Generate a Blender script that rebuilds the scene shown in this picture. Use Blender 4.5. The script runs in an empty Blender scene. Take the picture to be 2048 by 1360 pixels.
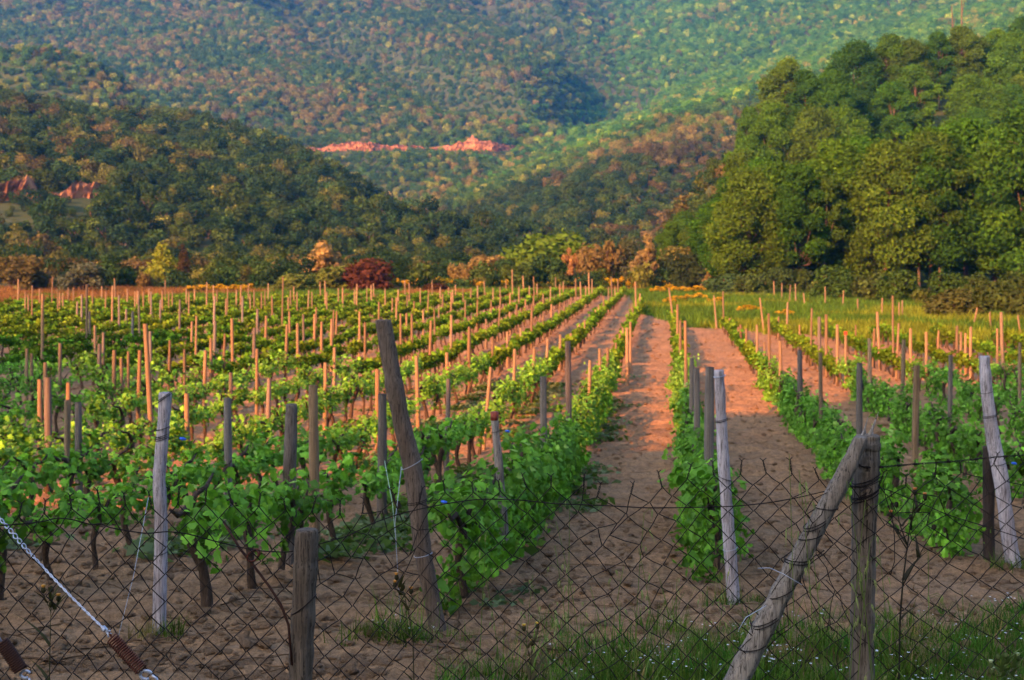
import bpy, math, random
import numpy as np
from mathutils import Vector, Matrix
random.seed(7); RNG = np.random.default_rng(7)
R = math.radians
F, CX, HY, ZC = 2813.0, 1024.0, 500.0, 2.2      # focal length (px), principal column, horizon row, eye height
ROW = 0.1088                                   # sideways drift of the vine rows per metre of depth
SUN_AZ, SUN_EL = R(34.0), R(19.5)              # light travels forwards and a little to +X, sun low behind
C = bpy.context.scene.collection
SC = bpy.context.scene

# ------------------------------------------------------------------ noise
def _hash(ix, iy, s):
    h = (ix.astype(np.int64) * 374761393 + iy.astype(np.int64) * 668265263 + s * 974634533) & 0x7fffffff
    h = ((h ^ (h >> 13)) * 1274126177) & 0x7fffffff
    h = (h ^ (h >> 16)) & 0xffff
    return h / 65535.0
def vnoise(x, y, s=0):
    x = np.asarray(x, float); y = np.asarray(y, float)
    ix, iy = np.floor(x), np.floor(y); fx, fy = x - ix, y - iy
    fx = fx * fx * (3 - 2 * fx); fy = fy * fy * (3 - 2 * fy)
    a, b = _hash(ix, iy, s), _hash(ix + 1, iy, s); c, d = _hash(ix, iy + 1, s), _hash(ix + 1, iy + 1, s)
    return (a + (b - a) * fx) * (1 - fy) + (c + (d - c) * fx) * fy
def fbm(x, y, s=0, o=4):
    t, a, n = 0.0, 0.5, 0.0
    for k in range(o):
        t = t + a * (vnoise(x * 2 ** k, y * 2 ** k, s + k * 17) - 0.5); n += a; a *= 0.5
    return t / n * 2                            # about -1..1

ORD = ('zeroth first second third fourth fifth sixth seventh eighth ninth tenth eleventh twelfth thirteenth fourteenth fifteenth sixteenth seventeenth eighteenth nineteenth').split()
TENS = {2: 'twent', 3: 'thirt', 4: 'fort', 5: 'fift', 6: 'sixt'}
def nth(i):
    if i < 20: return ORD[i]
    return TENS[i // 10] + 'ieth' if i % 10 == 0 else TENS[i // 10] + 'y-' + ORD[i % 10]

# ------------------------------------------------------------------ terrain
HD = np.array([-60, 0, 5, 7, 9, 12, 15, 18, 22, 30, 40, 60, 100, 3000.])
HH = np.array([2.0, 2.05, 2.07, 2.12, 2.25, 2.50, 2.78, 2.96, 3.06, 3.12, 3.14, 3.12, 3.06, 3.06])
def pz(px, py, d, dz=0): return np.array([(px - CX) * d / F, d, ZC - (py - HY) * d / F - dz])
SPURS = [  # ridge points as (px, py, distance) with canopy height taken off, slope
 ([(-1500,150,420),(-400,130,360),(0,165,330),(180,200,335),(300,205,340),(480,308,330),(700,420,300),(900,505,260),(1000,550,230)], .22, 4),
 ([(-900,60,600),(0,92,545),(90,88,540),(180,105,540),(300,195,520),(400,262,500),(480,345,480),(600,405,450),(700,430,420)], .72, 4),
 ([(300,-260,1300),(500,-60,1050),(620,95,850),(690,190,730),(740,285,610)], .85, 4),
 ([(700,-200,1300),(850,-20,1050),(950,62,950),(1060,120,860),(1140,190,770),(1060,290,640)], 1.0, 4),
 ([(1700,100,640),(1500,170,520),(1350,262,440),(1200,345,350),(1050,432,270),(980,505,220)], .36, 4),
 ([(3600,-150,260),(2600,0,230),(2048,60,200),(1800,85,190),(1620,150,175),(1500,250,155),(1465,370,140)], .52, 8),
]
SP3 = [(np.array([pz(a, b, d, h) for a, b, d in pts]), k) for pts, k, h in SPURS]
GUL = [([(380,180,590),(470,235,570),(560,285,555),(660,300,540)], 24, 24), ([(560,10,1010),(680,80,930),(790,140,860),(900,200,780),(990,240,720)], 25, 24),
       ([(960,-20,1150),(1040,50,1050),(1110,105,970),(1190,170,900),(1215,212,850),(1150,258,740)], 30, 26), ([(520,330,440),(700,370,400),(850,420,340),(950,480,280)], 12, 22),
       ([(60,100,600),(200,130,600),(330,215,560)], 16, 18)]
GUL = [(np.array([pz(a, b, d, 4)[:2] for a, b, d in p]), dep, w) for p, dep, w in GUL]
# crest of an unseen bank added as a shade caster; low to the west, high to the east, so the first rows lie in its shade
SHADE_BANKX = np.array([-120, -88, -69, -48.8, -43.5, -40.0, -37.6, 40]); SHADE_BANKH = np.array([40, 39, 33.0, 23.6, 20.0, 20.5, 28.5, 28.5])
def gully(X, Y):
    g = np.zeros(X.shape)
    for P, dep, w in GUL:
        best = np.full(X.shape, 1e9)
        for a, b in zip(P[:-1], P[1:]):
            ab = b - a; t = np.clip(((X - a[0]) * ab[0] + (Y - a[1]) * ab[1]) / (ab ** 2).sum(), 0, 1)
            best = np.minimum(best, (X - a[0] - t * ab[0]) ** 2 + (Y - a[1] - t * ab[1]) ** 2)
        g = np.maximum(g, dep * np.exp(-best / w ** 2))
    return g
def smax(a, b, k):
    h = np.clip(0.5 + 0.5 * (a - b) / k, 0, 1)
    return b * (1 - h) + a * h + k * h * (1 - h)
def row_end(x0):
    return np.interp(x0, [-40, -34, -22, -13, -7, -2.6, -1.9, -1.0, 1.0, 3, 6, 12, 30], [70, 73, 79, 86, 92, 95, 91, 68, 57, 54, 50, 43, 40])
def vine_zone(X, Y):
    """1 inside the cultivated soil, 0 outside (soft edge)."""
    x0 = X - ROW * Y
    e = row_end(x0) + 1.5 * (vnoise(X * 1.3, Y * .5, 5) - .5) * 2
    return np.clip((e + .6 - Y) / 1.2, 0, 1) * np.clip((26 + 0 * X - x0) / 2, 0, 1)
def ground_big(X, Y):
    """terrain without the small clods"""
    X = np.asarray(X, float); Y = np.asarray(Y, float)
    z = ZC - np.interp(Y, HD, HH)
    # unseen bank behind the viewer, added to cast shade over the rows
    hb = np.interp(X, SHADE_BANKX, SHADE_BANKH) + np.where(X < -19, 4.0, 1.2) * (vnoise(X * .45, X * 0, 9) - .5)
    z = np.where(Y < -16, z + hb * np.clip((-18 - Y) / 22, 0, 1), z)
    far = np.clip((Y - 105) / 60, 0, 1)
    m = -30 + 0 * X
    xc = np.interp(Y, [400, 650, 800, 1000, 1300], [-40, -5, 24, 34, 30])
    base = 34 + .32 * (Y - 580) - .6 * np.maximum(0, X - xc)
    s4 = 54.5 + .283 * (X - 9) + .15 * (Y - 700) + .16 * np.maximum(0, Y - 850)
    m = smax(base, s4, 8)
    for P, k in SP3:
        best = np.full(X.shape, -1e3)
        for a, b in zip(P[:-1], P[1:]):
            ab = b[:2] - a[:2]; L = (ab ** 2).sum()
            t = np.clip(((X - a[0]) * ab[0] + (Y - a[1]) * ab[1]) / L, 0, 1)
            d = np.hypot((X - a[0] - t * ab[0]) * (1.15 if k == .22 else 1.0), Y - a[1] - t * ab[1])
            best = np.maximum(best, a[2] + t * (b[2] - a[2]) - k * (np.sqrt(d * d + 36) - 6))
        if k == .52: best = best - .9 * np.maximum(0, .152 * Y - X)      # the grove's spur ends steeply above the valley
        m = smax(m, best, 3)
    m = m + (fbm(X / 70, Y / 70, 3) * 3.4 + fbm(X / 24, Y / 24, 4) * 1.6) * np.clip((Y - 110) / 250, 0, 1)
    m = m - gully(X, Y)
    z = np.where(Y > 80, smax(z, m, 2.5), z)
    return z
def small_relief(X, Y):
    x0 = X - ROW * Y
    v = vine_zone(X, Y)
    c = fbm(X * 2.2, Y * 3.0, 21, 3) * .030 + np.maximum(0, fbm(X * 8, Y * 10, 22, 3) - .1) * .075 + fbm(X * .9, Y * 1.2, 23, 2) * .05
    # tilled furrows run across the lanes, with tractor-free lumps
    fur = np.sin(Y * 9.5 + fbm(X * 1.1, Y * .6, 24, 2) * 5) * (.022 + .014 * np.clip((Y - 12) / 10, 0, 1)) + np.sin(Y * 23 + fbm(X * 2, Y * .8, 25, 2) * 6) * .009 * (Y < 40)
    near = np.clip((Y - 5.5) / 2, 0.35, 1)
    return (c + fur) * (.35 + .65 * v) * near * np.clip((130 - Y) / 40, 0, 1) * (Y > -8)
def ground(X, Y): return ground_big(X, Y) + small_relief(np.asarray(X, float), np.asarray(Y, float))
def gz(x, y): return float(ground(np.array([x]), np.array([y]))[0])

# ------------------------------------------------------------------ mesh building
class MB:
    def __init__(s): s.V = []; s.F = []; s.n = 0; s.lv = []
    def add(s, V, F, lv=0.5):
        V = np.asarray(V, float).reshape(-1, 3)
        s.V.append(V)
        for f in F: s.F.append(tuple(int(i) + s.n for i in f))
        s.n += len(V)
        s.lv.append(np.full(len(V), lv, float) if np.isscalar(lv) else np.asarray(lv, float))
    def tube(s, pts, rad, n=8, cap=True, lv=.5, rough=0.0, seed=0, level=False):
        pts = np.asarray(pts, float); m = len(pts)
        rad = np.full(m, rad, float) if np.isscalar(rad) else np.asarray(rad, float)
        T = np.gradient(pts, axis=0); T /= np.linalg.norm(T, axis=1)[:, None] + 1e-12
        u = np.cross(T[0], [0.31, 0.95, 0.05]); u /= np.linalg.norm(u)
        ang = np.arange(n) * 2 * math.pi / n
        V = np.zeros((m, n, 3)); g = np.random.default_rng(seed)
        groove = g.uniform(-1, 1, n)
        for i in range(m):
            u = u - T[i] * np.dot(u, T[i]); u /= np.linalg.norm(u); w = np.cross(T[i], u)
            if level: u, w = np.array([1., 0, 0]), np.array([0, 1., 0])
            rr = rad[i] * (1 + rough * (groove + .6 * g.uniform(-1, 1, n)))
            V[i] = pts[i] + np.outer(np.cos(ang) * rr, u) + np.outer(np.sin(ang) * rr, w)
        Fs = [(i * n + j, i * n + (j + 1) % n, (i + 1) * n + (j + 1) % n, (i + 1) * n + j) for i in range(m - 1) for j in range(n)]
        if cap: Fs += [tuple(range(n))[::-1], tuple(range((m - 1) * n, m * n))]
        s.add(V, Fs, lv)
    def mesh(s, name, mats, smooth=True):
        me = bpy.data.meshes.new(name)
        V = np.concatenate(s.V) if s.V else np.zeros((0, 3))
        me.from_pydata(V.tolist(), [], s.F)
        a = me.attributes.new('lv', 'FLOAT', 'POINT'); a.data.foreach_set('value', np.concatenate(s.lv).astype(np.float32))
        for m in (mats if isinstance(mats, (list, tuple)) else [mats]): me.materials.append(m)
        if smooth: me.polygons.foreach_set('use_smooth', [True] * len(me.polygons))
        me.update(); return me
def quads_mesh(name, V, Q, mat, lv=None):
    """fast mesh of many equal-sized faces; V (n,3), Q (m,k)"""
    me = bpy.data.meshes.new(name); k = Q.shape[1]
    me.vertices.add(len(V)); me.vertices.foreach_set('co', np.ascontiguousarray(V, np.float32).ravel())
    me.loops.add(Q.size); me.loops.foreach_set('vertex_index', np.ascontiguousarray(Q, np.int32).ravel())
    me.polygons.add(len(Q)); me.polygons.foreach_set('loop_start', np.arange(0, Q.size, k, dtype=np.int32))
    if lv is not None:
        a = me.attributes.new('lv', 'FLOAT', 'POINT'); a.data.foreach_set('value', lv.astype(np.float32))
    me.materials.append(mat); me.update(calc_edges=True); me.validate(); return me
def link(name, me, parent=None, loc=None):
    o = bpy.data.objects.new(name, me); C.objects.link(o)
    if parent: o.parent = parent
    if loc is not None: o.location = loc
    return o
def empty(name, loc, rz=0):
    o = bpy.data.objects.new(name, None); C.objects.link(o); o.empty_display_size = .2
    o.location = loc; o.rotation_euler = (0, 0, rz); return o
def tag(o, label, cat, group=None):
    o['label'] = label; o['category'] = cat
    if group: o['group'] = group
    return o
def setting(o, kind='structure'): o['kind'] = kind; return o

# ------------------------------------------------------------------ materials
def nodes(name):
    m = bpy.data.materials.new(name); m.use_nodes = True; nt = m.node_tree; nt.nodes.clear()
    return m, nt, nt.nodes.new('ShaderNodeOutputMaterial')
def N(nt, t, **kw):
    n = nt.nodes.new(t)
    for k, v in kw.items(): setattr(n, k, v)
    return n
def ramp(nt, fac, stops):
    r = N(nt, 'ShaderNodeValToRGB'); e = r.color_ramp.elements
    while len(e) < len(stops): e.new(0.5)
    for el, (p, c) in zip(e, stops): el.position = p; el.color = (*c, 1)
    nt.links.new(fac, r.inputs[0]); return r.outputs[0]
def mixc(nt, a, b, fac, mode='MIX'):
    n = N(nt, 'ShaderNodeMix', data_type='RGBA', blend_type=mode)
    for s, v in ((n.inputs[6], a), (n.inputs[7], b), (n.inputs[0], fac)):
        if isinstance(v, (tuple, list)): s.default_value = (*v, 1)
        elif isinstance(v, (int, float)): s.default_value = v
        else: nt.links.new(v, s)
    return n.outputs[2]
def noise(nt, scale, detail=4, rough=.55, vec=None, dist=0.0):
    n = N(nt, 'ShaderNodeTexNoise'); n.inputs['Scale'].default_value = scale; n.inputs['Detail'].default_value = detail
    n.inputs['Roughness'].default_value = rough; n.inputs['Distortion'].default_value = dist
    if vec is not None: nt.links.new(vec, n.inputs['Vector'])
    return n.outputs[0]
def coords(nt, which='Object', scale=(1, 1, 1)):
    t = N(nt, 'ShaderNodeTexCoord'); mp = N(nt, 'ShaderNodeMapping'); mp.inputs['Scale'].default_value = scale
    nt.links.new(t.outputs[which], mp.inputs[0]); return mp.outputs[0]
def bump(nt, h, strength, dist):
    b = N(nt, 'ShaderNodeBump'); b.inputs['Strength'].default_value = strength; b.inputs['Distance'].default_value = dist
    nt.links.new(h, b.inputs['Height']); return b.outputs[0]
def principled(nt, out, col, rough=.8, nrm=None, metal=0, spec=.3):
    p = N(nt, 'ShaderNodeBsdfPrincipled')
    if isinstance(col, (tuple, list)): p.inputs['Base Color'].default_value = (*col, 1)
    else: nt.links.new(col, p.inputs['Base Color'])
    if isinstance(rough, (int, float)): p.inputs['Roughness'].default_value = rough
    else: nt.links.new(rough, p.inputs['Roughness'])
    p.inputs['Metallic'].default_value = metal; p.inputs['Specular IOR Level'].default_value = spec
    if nrm is not None: nt.links.new(nrm, p.inputs['Normal'])
    nt.links.new(p.outputs[0], out.inputs[0]); return p
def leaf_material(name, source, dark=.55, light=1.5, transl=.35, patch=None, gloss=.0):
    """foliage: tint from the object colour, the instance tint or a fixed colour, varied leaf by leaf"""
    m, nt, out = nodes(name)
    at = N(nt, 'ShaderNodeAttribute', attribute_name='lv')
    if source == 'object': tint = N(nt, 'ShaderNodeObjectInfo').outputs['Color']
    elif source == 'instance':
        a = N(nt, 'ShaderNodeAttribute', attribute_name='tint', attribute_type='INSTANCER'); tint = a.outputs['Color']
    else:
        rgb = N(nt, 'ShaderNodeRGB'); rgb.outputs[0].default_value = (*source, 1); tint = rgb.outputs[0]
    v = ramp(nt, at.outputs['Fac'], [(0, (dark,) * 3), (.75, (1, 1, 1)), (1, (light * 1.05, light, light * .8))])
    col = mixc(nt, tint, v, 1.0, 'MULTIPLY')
    if patch:
        col = mixc(nt, col, patch, ramp(nt, at.outputs['Fac'], [(.90, (0, 0, 0)), (.93, (.8, .8, .8))]))
    d = N(nt, 'ShaderNodeBsdfDiffuse'); t = N(nt, 'ShaderNodeBsdfTranslucent'); g = N(nt, 'ShaderNodeBsdfGlossy')
    g.inputs['Roughness'].default_value = .45; g.inputs['Color'].default_value = (.9, .95, 1, 1)
    nt.links.new(col, d.inputs[0])
    tc = mixc(nt, col, (1.25, 1.15, .5), 1.0, 'MULTIPLY'); nt.links.new(tc, t.inputs[0])
    mx = N(nt, 'ShaderNodeMixShader'); mx.inputs[0].default_value = transl
    nt.links.new(d.outputs[0], mx.inputs[1]); nt.links.new(t.outputs[0], mx.inputs[2])
    m2 = N(nt, 'ShaderNodeMixShader'); m2.inputs[0].default_value = gloss
    nt.links.new(mx.outputs[0], m2.inputs[1]); nt.links.new(g.outputs[0], m2.inputs[2])
    nt.links.new(m2.outputs[0], out.inputs[0]); return m
def wood_material(name, grain=18, b=.6, source='object', col=(.3, .25, .2)):
    m, nt, out = nodes(name)
    if source == 'object': tint = N(nt, 'ShaderNodeObjectInfo').outputs['Color']
    else:
        rgb = N(nt, 'ShaderNodeRGB'); rgb.outputs[0].default_value = (*col, 1); tint = rgb.outputs[0]
    v = coords(nt, 'Object', (1, 1, .07))
    n1 = noise(nt, grain * 4, 5, .65, v, .6); n2 = noise(nt, 6, 3, .6, coords(nt, 'Object', (1, 1, .35)))
    wv = noise(nt, grain * 9, 3, .7, coords(nt, 'Object', (1, 1, .03)), .3)
    c = mixc(nt, tint, ramp(nt, n1, [(.30, (.30, .28, .26)), (.48, (.9, .9, .9)), (.72, (1.35, 1.32, 1.28))]), 1.0, 'MULTIPLY')
    c = mixc(nt, c, ramp(nt, n2, [(.35, (.62, .58, .55)), (.6, (1, 1, 1)), (.75, (1.12, 1.1, 1.06))]), 1.0, 'MULTIPLY')
    c = mixc(nt, c, ramp(nt, wv, [(.36, (.16, .15, .14)), (.45, (1, 1, 1))]), 1.0, 'MULTIPLY')
    hh = N(nt, 'ShaderNodeMath', operation='ADD'); nt.links.new(n1, hh.inputs[0]); nt.links.new(wv, hh.inputs[1])
    principled(nt, out, c, .85, bump(nt, hh.outputs[0], b, .006), spec=.2); return m
M = {}
M['stake'] = wood_material('stake_wood'); M['post'] = wood_material('weathered_post_wood', 24, 1.0)
m, nt, out = nodes('vine_bark'); v = coords(nt, 'Object', (1, 1, .25))
n1 = noise(nt, 60, 5, .7, v, .8)
principled(nt, out, ramp(nt, n1, [(.3, (.018, .013, .010)), (.55, (.065, .045, .032)), (.75, (.13, .09, .065))]), .95, bump(nt, n1, 1, .01), spec=.1); M['bark'] = m
m, nt, out = nodes('tree_bark'); n1 = noise(nt, 9, 5, .7, coords(nt, 'Object', (1, 1, .2)))
principled(nt, out, ramp(nt, n1, [(.3, (.035, .025, .018)), (.7, (.13, .088, .062))]), .95, bump(nt, n1, .8, .04), spec=.1); M['tbark'] = m
m, nt, out = nodes('rusty_wire'); n1 = noise(nt, 70, 3)
principled(nt, out, ramp(nt, n1, [(.35, (.007, .005, .005)), (.66, (.020, .011, .008)), (.85, (.07, .025, .012))]), .75, metal=.2, spec=.3); M['wire'] = m
m, nt, out = nodes('rusty_steel'); n1 = noise(nt, 90, 4)
principled(nt, out, ramp(nt, n1, [(.3, (.035, .010, .006)), (.6, (.125, .030, .014)), (.8, (.22, .065, .03))]), .7, metal=.25, spec=.4); M['rust'] = m
m, nt, out = nodes('dark_rusty_steel'); n1 = noise(nt, 90, 4)
principled(nt, out, ramp(nt, n1, [(.3, (.02, .009, .007)), (.7, (.07, .025, .015))]), .75, metal=.25, spec=.3); M['darkrust'] = m
m, nt, out = nodes('galvanised_wire'); n1 = noise(nt, 60, 3)
principled(nt, out, ramp(nt, n1, [(.3, (.30, .35, .45)), (.7, (.55, .60, .70))]), .45, metal=.55, spec=.5); M['galv'] = m
m, nt, out = nodes('nylon_twine'); principled(nt, out, (.36, .40, .48), .5); M['twine'] = m
m, nt, out = nodes('green_twine'); principled(nt, out, (.35, .55, .40), .5); M['gtwine'] = m
m, nt, out = nodes('blue_plastic'); principled(nt, out, (.03, .12, .65), .4); M['blue'] = m
m, nt, out = nodes('red_paint'); principled(nt, out, (.55, .03, .02), .5); M['red'] = m
m, nt, out = nodes('rusty_can'); n1 = noise(nt, 30, 3); principled(nt, out, ramp(nt, n1, [(.3, (.12, .02, .015)), (.7, (.30, .06, .035))]), .7); M['can'] = m
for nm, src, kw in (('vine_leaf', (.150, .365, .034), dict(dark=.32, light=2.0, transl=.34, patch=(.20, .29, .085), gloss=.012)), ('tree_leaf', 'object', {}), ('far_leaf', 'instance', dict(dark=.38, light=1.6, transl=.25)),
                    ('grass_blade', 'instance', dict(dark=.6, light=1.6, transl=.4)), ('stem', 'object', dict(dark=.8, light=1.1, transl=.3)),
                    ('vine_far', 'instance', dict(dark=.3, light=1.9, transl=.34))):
    M[nm] = leaf_material(nm, src, **kw)
m, nt, out = nodes('petal'); principled(nt, out, N(nt, 'ShaderNodeObjectInfo').outputs['Color'], .6); M['petal'] = m
m, nt, out = nodes('white_petal'); principled(nt, out, (.72, .74, .74), .6); M['wpetal'] = m
# ground: soil / grass / forest floor by where it is, tint noise and clod bump
m, nt, out = nodes('soil_and_turf')
zs = N(nt, 'ShaderNodeAttribute', attribute_name='soil').outputs['Fac']; zf = N(nt, 'ShaderNodeAttribute', attribute_name='floor').outputs['Fac']
oc = coords(nt, 'Object')
a1 = noise(nt, 1.1, 5, .6, oc); a2 = noise(nt, 16, 6, .7, oc); a3 = noise(nt, 60, 4, .7, oc); a4 = noise(nt, .35, 3, .5, oc)
soil = ramp(nt, a1, [(.3, (.195, .118, .062)), (.55, (.258, .158, .085)), (.75, (.295, .188, .106))])
soil = mixc(nt, soil, ramp(nt, a2, [(.3, (.48, .46, .43)), (.5, (1, 1, 1)), (.70, (1.40, 1.36, 1.30))]), 1.0, 'MULTIPLY')
soil = mixc(nt, soil, ramp(nt, a3, [(.25, (.6, .6, .6)), (.5, (1, 1, 1)), (.75, (1.45, 1.42, 1.38))]), 1.0, 'MULTIPLY')
turf = ramp(nt, a2, [(.3, (.05, .055, .018)), (.6, (.13, .12, .04)), (.8, (.22, .17, .07))])
flo = ramp(nt, a4, [(.3, (.022, .036, .010)), (.7, (.050, .060, .018))])
red = N(nt, 'ShaderNodeAttribute', attribute_name='road').outputs['Fac']
col = mixc(nt, turf, soil, zs); col = mixc(nt, col, flo, zf); col = mixc(nt, col, (.40, .22, .13), red)
h1 = N(nt, 'ShaderNodeMath', operation='MULTIPLY_ADD'); nt.links.new(a3, h1.inputs[0]); h1.inputs[1].default_value = .45; nt.links.new(a2, h1.inputs[2])
principled(nt, out, col, .95, bump(nt, h1.outputs[0], .9, .05), spec=.12); M['ground'] = m
m, nt, out = nodes('cut_earth'); n1 = noise(nt, .8, 6, .7, coords(nt, 'Object')); n2 = noise(nt, .25, 3, .6, coords(nt, 'Object', (1, 1, 2)))
c = ramp(nt, n1, [(.3, (.13, .055, .024)), (.55, (.28, .135, .060)), (.8, (.40, .23, .12))])
c = mixc(nt, c, ramp(nt, n2, [(.42, (.38, .33, .30)), (.58, (1, 1, 1))]), 1.0, 'MULTIPLY')
principled(nt, out, c, .95, bump(nt, n1, .8, 1.0), spec=.1); M['earth'] = m

# ------------------------------------------------------------------ the ground sheet
def lines(parts):
    o = []
    for a, b, s0, s1 in parts:
        x = a
        while x < b - 1e-6:
            o.append(x); t = (x - a) / (b - a); x += s0 + (s1 - s0) * t
    return np.array(o)
ys = lines([(-140, -45, 4, 2), (-45, -18, 1.0, 1.0), (-18, 5, 1, .12), (5, 14, .055, .055), (14, 34, .06, .15), (34, 110, .16, .9), (110, 420, 1.2, 4), (420, 2000, 4, 16)])
xp = lines([(0, 6, .055, .07), (6, 16, .08, .22), (16, 60, .24, 1.6), (60, 300, 1.6, 6), (300, 1400, 8, 40)])
xs = np.concatenate([-xp[:0:-1], xp])
GX, GY = np.meshgrid(xs, ys)
GX = GX + ROW * np.clip(GY, 0, 200)            # the mesh follows the rows
GZ = ground(GX, GY)
def road_mask(X, Y):
    return np.zeros_like(X)
nx, ny = len(xs), len(ys)
idx = (np.arange(ny - 1)[:, None] * nx + np.arange(nx - 1)[None]).ravel()
Q = np.stack([idx, idx + 1, idx + nx + 1, idx + nx], 1)
me = quads_mesh('ground', np.stack([GX, GY, GZ], -1).reshape(-1, 3), Q, M['ground'])
vz = vine_zone(GX, GY)
grs = np.clip((7.6 + .5 * (vnoise(GX * 2, GY * 2, 31) - .5) - .15 * np.clip(2.5 - GX, -3, 4) - GY) / .5, 0, 1)
vz = vz * (1 - .75 * grs * (GX > -.5))
fl = np.clip((GY - 96) / 8, 0, 1); fl = np.maximum(fl, np.clip((-14 - GY) / 5, 0, 1))
for nm, arr in (('soil', vz), ('floor', fl), ('road', road_mask(GX, GY))):
    a = me.attributes.new(nm, 'FLOAT', 'POINT'); a.data.foreach_set('value', arr.ravel().astype(np.float32))
me.polygons.foreach_set('use_smooth', [True] * len(me.polygons))
setting(link('ground', me))

# ------------------------------------------------------------------ scattering of uncountable growth
def scatter(name, P, rz, scl, pick, tint, protos, tilt=None):
    """one stuff object: small meshes set on points"""
    col = bpy.data.collections.new(name + '_kinds')
    for i, me in enumerate(protos):
        col.objects.link(bpy.data.objects.new('%s_kind_%02d' % (name, i), me))
    n = len(P); me = bpy.data.meshes.new(name)
    me.vertices.add(n); me.vertices.foreach_set('co', np.asarray(P, np.float32).ravel())
    def at(nm, typ, key, arr): a = me.attributes.new(nm, typ, 'POINT'); a.data.foreach_set(key, np.ascontiguousarray(arr).ravel())
    rot = np.zeros((n, 3), np.float32); rot[:, 2] = rz
    if tilt is not None: rot[:, :2] = tilt
    s3 = np.asarray(scl, np.float32); s3 = np.repeat(s3[:, None], 3, 1) if s3.ndim == 1 else s3
    at('rot', 'FLOAT_VECTOR', 'vector', rot); at('scl', 'FLOAT_VECTOR', 'vector', s3)
    at('pick', 'INT', 'value', np.asarray(pick, np.int32)); at('tint', 'FLOAT_VECTOR', 'vector', np.asarray(tint, np.float32))
    o = link(name, me); o['kind'] = 'stuff'
    g = bpy.data.node_groups.new(name + '_set', 'GeometryNodeTree')
    g.interface.new_socket('Geometry', in_out='INPUT', socket_type='NodeSocketGeometry')
    g.interface.new_socket('Geometry', in_out='OUTPUT', socket_type='NodeSocketGeometry')
    gi, go = g.nodes.new('NodeGroupInput'), g.nodes.new('NodeGroupOutput')
    ip = g.nodes.new('GeometryNodeInstanceOnPoints'); ci = g.nodes.new('GeometryNodeCollectionInfo')
    ci.inputs['Collection'].default_value = col; ci.inputs['Separate Children'].default_value = True; ci.inputs['Reset Children'].default_value = True
    def na(nm, t):
        a = g.nodes.new('GeometryNodeInputNamedAttribute'); a.data_type = t; a.inputs['Name'].default_value = nm
        return [x for x in a.outputs if x.enabled and x.name == 'Attribute'][0]
    L = g.links.new
    L(gi.outputs[0], ip.inputs['Points']); L(ci.outputs[0], ip.inputs['Instance']); ip.inputs['Pick Instance'].default_value = True
    L(na('pick', 'INT'), ip.inputs['Instance Index']); L(na('rot', 'FLOAT_VECTOR'), ip.inputs['Rotation']); L(na('scl', 'FLOAT_VECTOR'), ip.inputs['Scale'])
    L(ip.outputs[0], go.inputs[0])
    md = o.modifiers.new('set', 'NODES'); md.node_group = g
    return o
def leaf_cloud(pts, nrm, size, rng, aspect=1.0, bend=.25):
    """kite-shaped leaf clumps at pts facing roughly nrm: V (4n,3), Q (n,4)"""
    n = len(pts); nrm = nrm / (np.linalg.norm(nrm, axis=1)[:, None] + 1e-9)
    r = rng.normal(size=(n, 3)); u = np.cross(nrm, r); u /= np.linalg.norm(u, axis=1)[:, None] + 1e-9
    w = np.cross(nrm, u); s = (size * rng.uniform(.65, 1.35, n))[:, None]
    a = pts + u * s * .62 * aspect; b = pts + w * s * .42 + nrm * s * bend * .5; c = pts - u * s * .62 * aspect - nrm * s * bend * .3; d = pts - w * s * .42 + nrm * s * bend * .5
    return np.stack([a, b, c, d], 1).reshape(-1, 3), np.arange(4 * n).reshape(n, 4)
def crown_points(blobs, n, rng, shell=.7, flat=1.0, loose=.25):
    B = np.array([b[:3] for b in blobs]); rad = np.array([b[3] for b in blobs])
    out_p, out_n, out_l = [], [], []
    pr = rad ** 2 / (rad ** 2).sum()
    bl = rng.uniform(0, 1, len(blobs))
    while sum(map(len, out_p)) < n:
        k = rng.choice(len(blobs), 4 * n, p=pr)
        d = rng.normal(size=(4 * n, 3)); d /= np.linalg.norm(d, axis=1)[:, None]
        rr = rng.uniform(shell ** 3, 1.08, 4 * n) ** (1 / 3); rr = np.where(rng.uniform(0, 1, 4 * n) < .22, rr * rng.uniform(1.0, 1.0 + loose, 4 * n), rr)
        p = B[k] + d * (rad[k] * rr)[:, None] * np.array([1, 1, flat])
        deep = np.zeros(len(p), bool)
        for j in range(len(blobs)):
            q = (p - B[j]) / np.array([1, 1, flat]); deep |= ((q ** 2).sum(1) < (rad[j] * shell * .85) ** 2)
        keep = ~deep & (p[:, 2] > .05)
        if keep.sum() == 0: keep[:] = True
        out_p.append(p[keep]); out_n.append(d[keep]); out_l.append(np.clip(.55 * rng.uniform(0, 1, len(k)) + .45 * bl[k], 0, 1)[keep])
    return np.concatenate(out_p)[:n], np.concatenate(out_n)[:n], np.concatenate(out_l)[:n]
def crown_mesh(name, blobs, n, size, mat, seed, shell=.7, jitter=.8, flat=1.0, loose=.25):
    rng = np.random.default_rng(seed)
    p, d, l = crown_points(blobs, n, rng, shell, flat, loose)
    d = d + rng.normal(size=d.shape) * jitter * .6 + np.array([0, 0, .25])
    V, Qd = leaf_cloud(p, d, size, rng, 1.25)
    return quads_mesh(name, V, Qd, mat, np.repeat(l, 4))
def dome_blobs(rng, n, w, h, z0=.25):
    b = [(0, 0, h * .5, min(w, h) * .36)]
    for i in range(n):
        a = rng.uniform(0, 6.283); t = rng.uniform(0, 1); rr = w * .5 * math.sqrt(rng.uniform(.1, 1)) * .72
        zz = h * (z0 + (1 - z0) * .8 * t * (1 - (rr / (w * .5)) ** 2 * .6))
        b.append((math.cos(a) * rr, math.sin(a) * rr, zz, rng.uniform(.16, .26) * min(w, h)))
    return b

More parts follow.
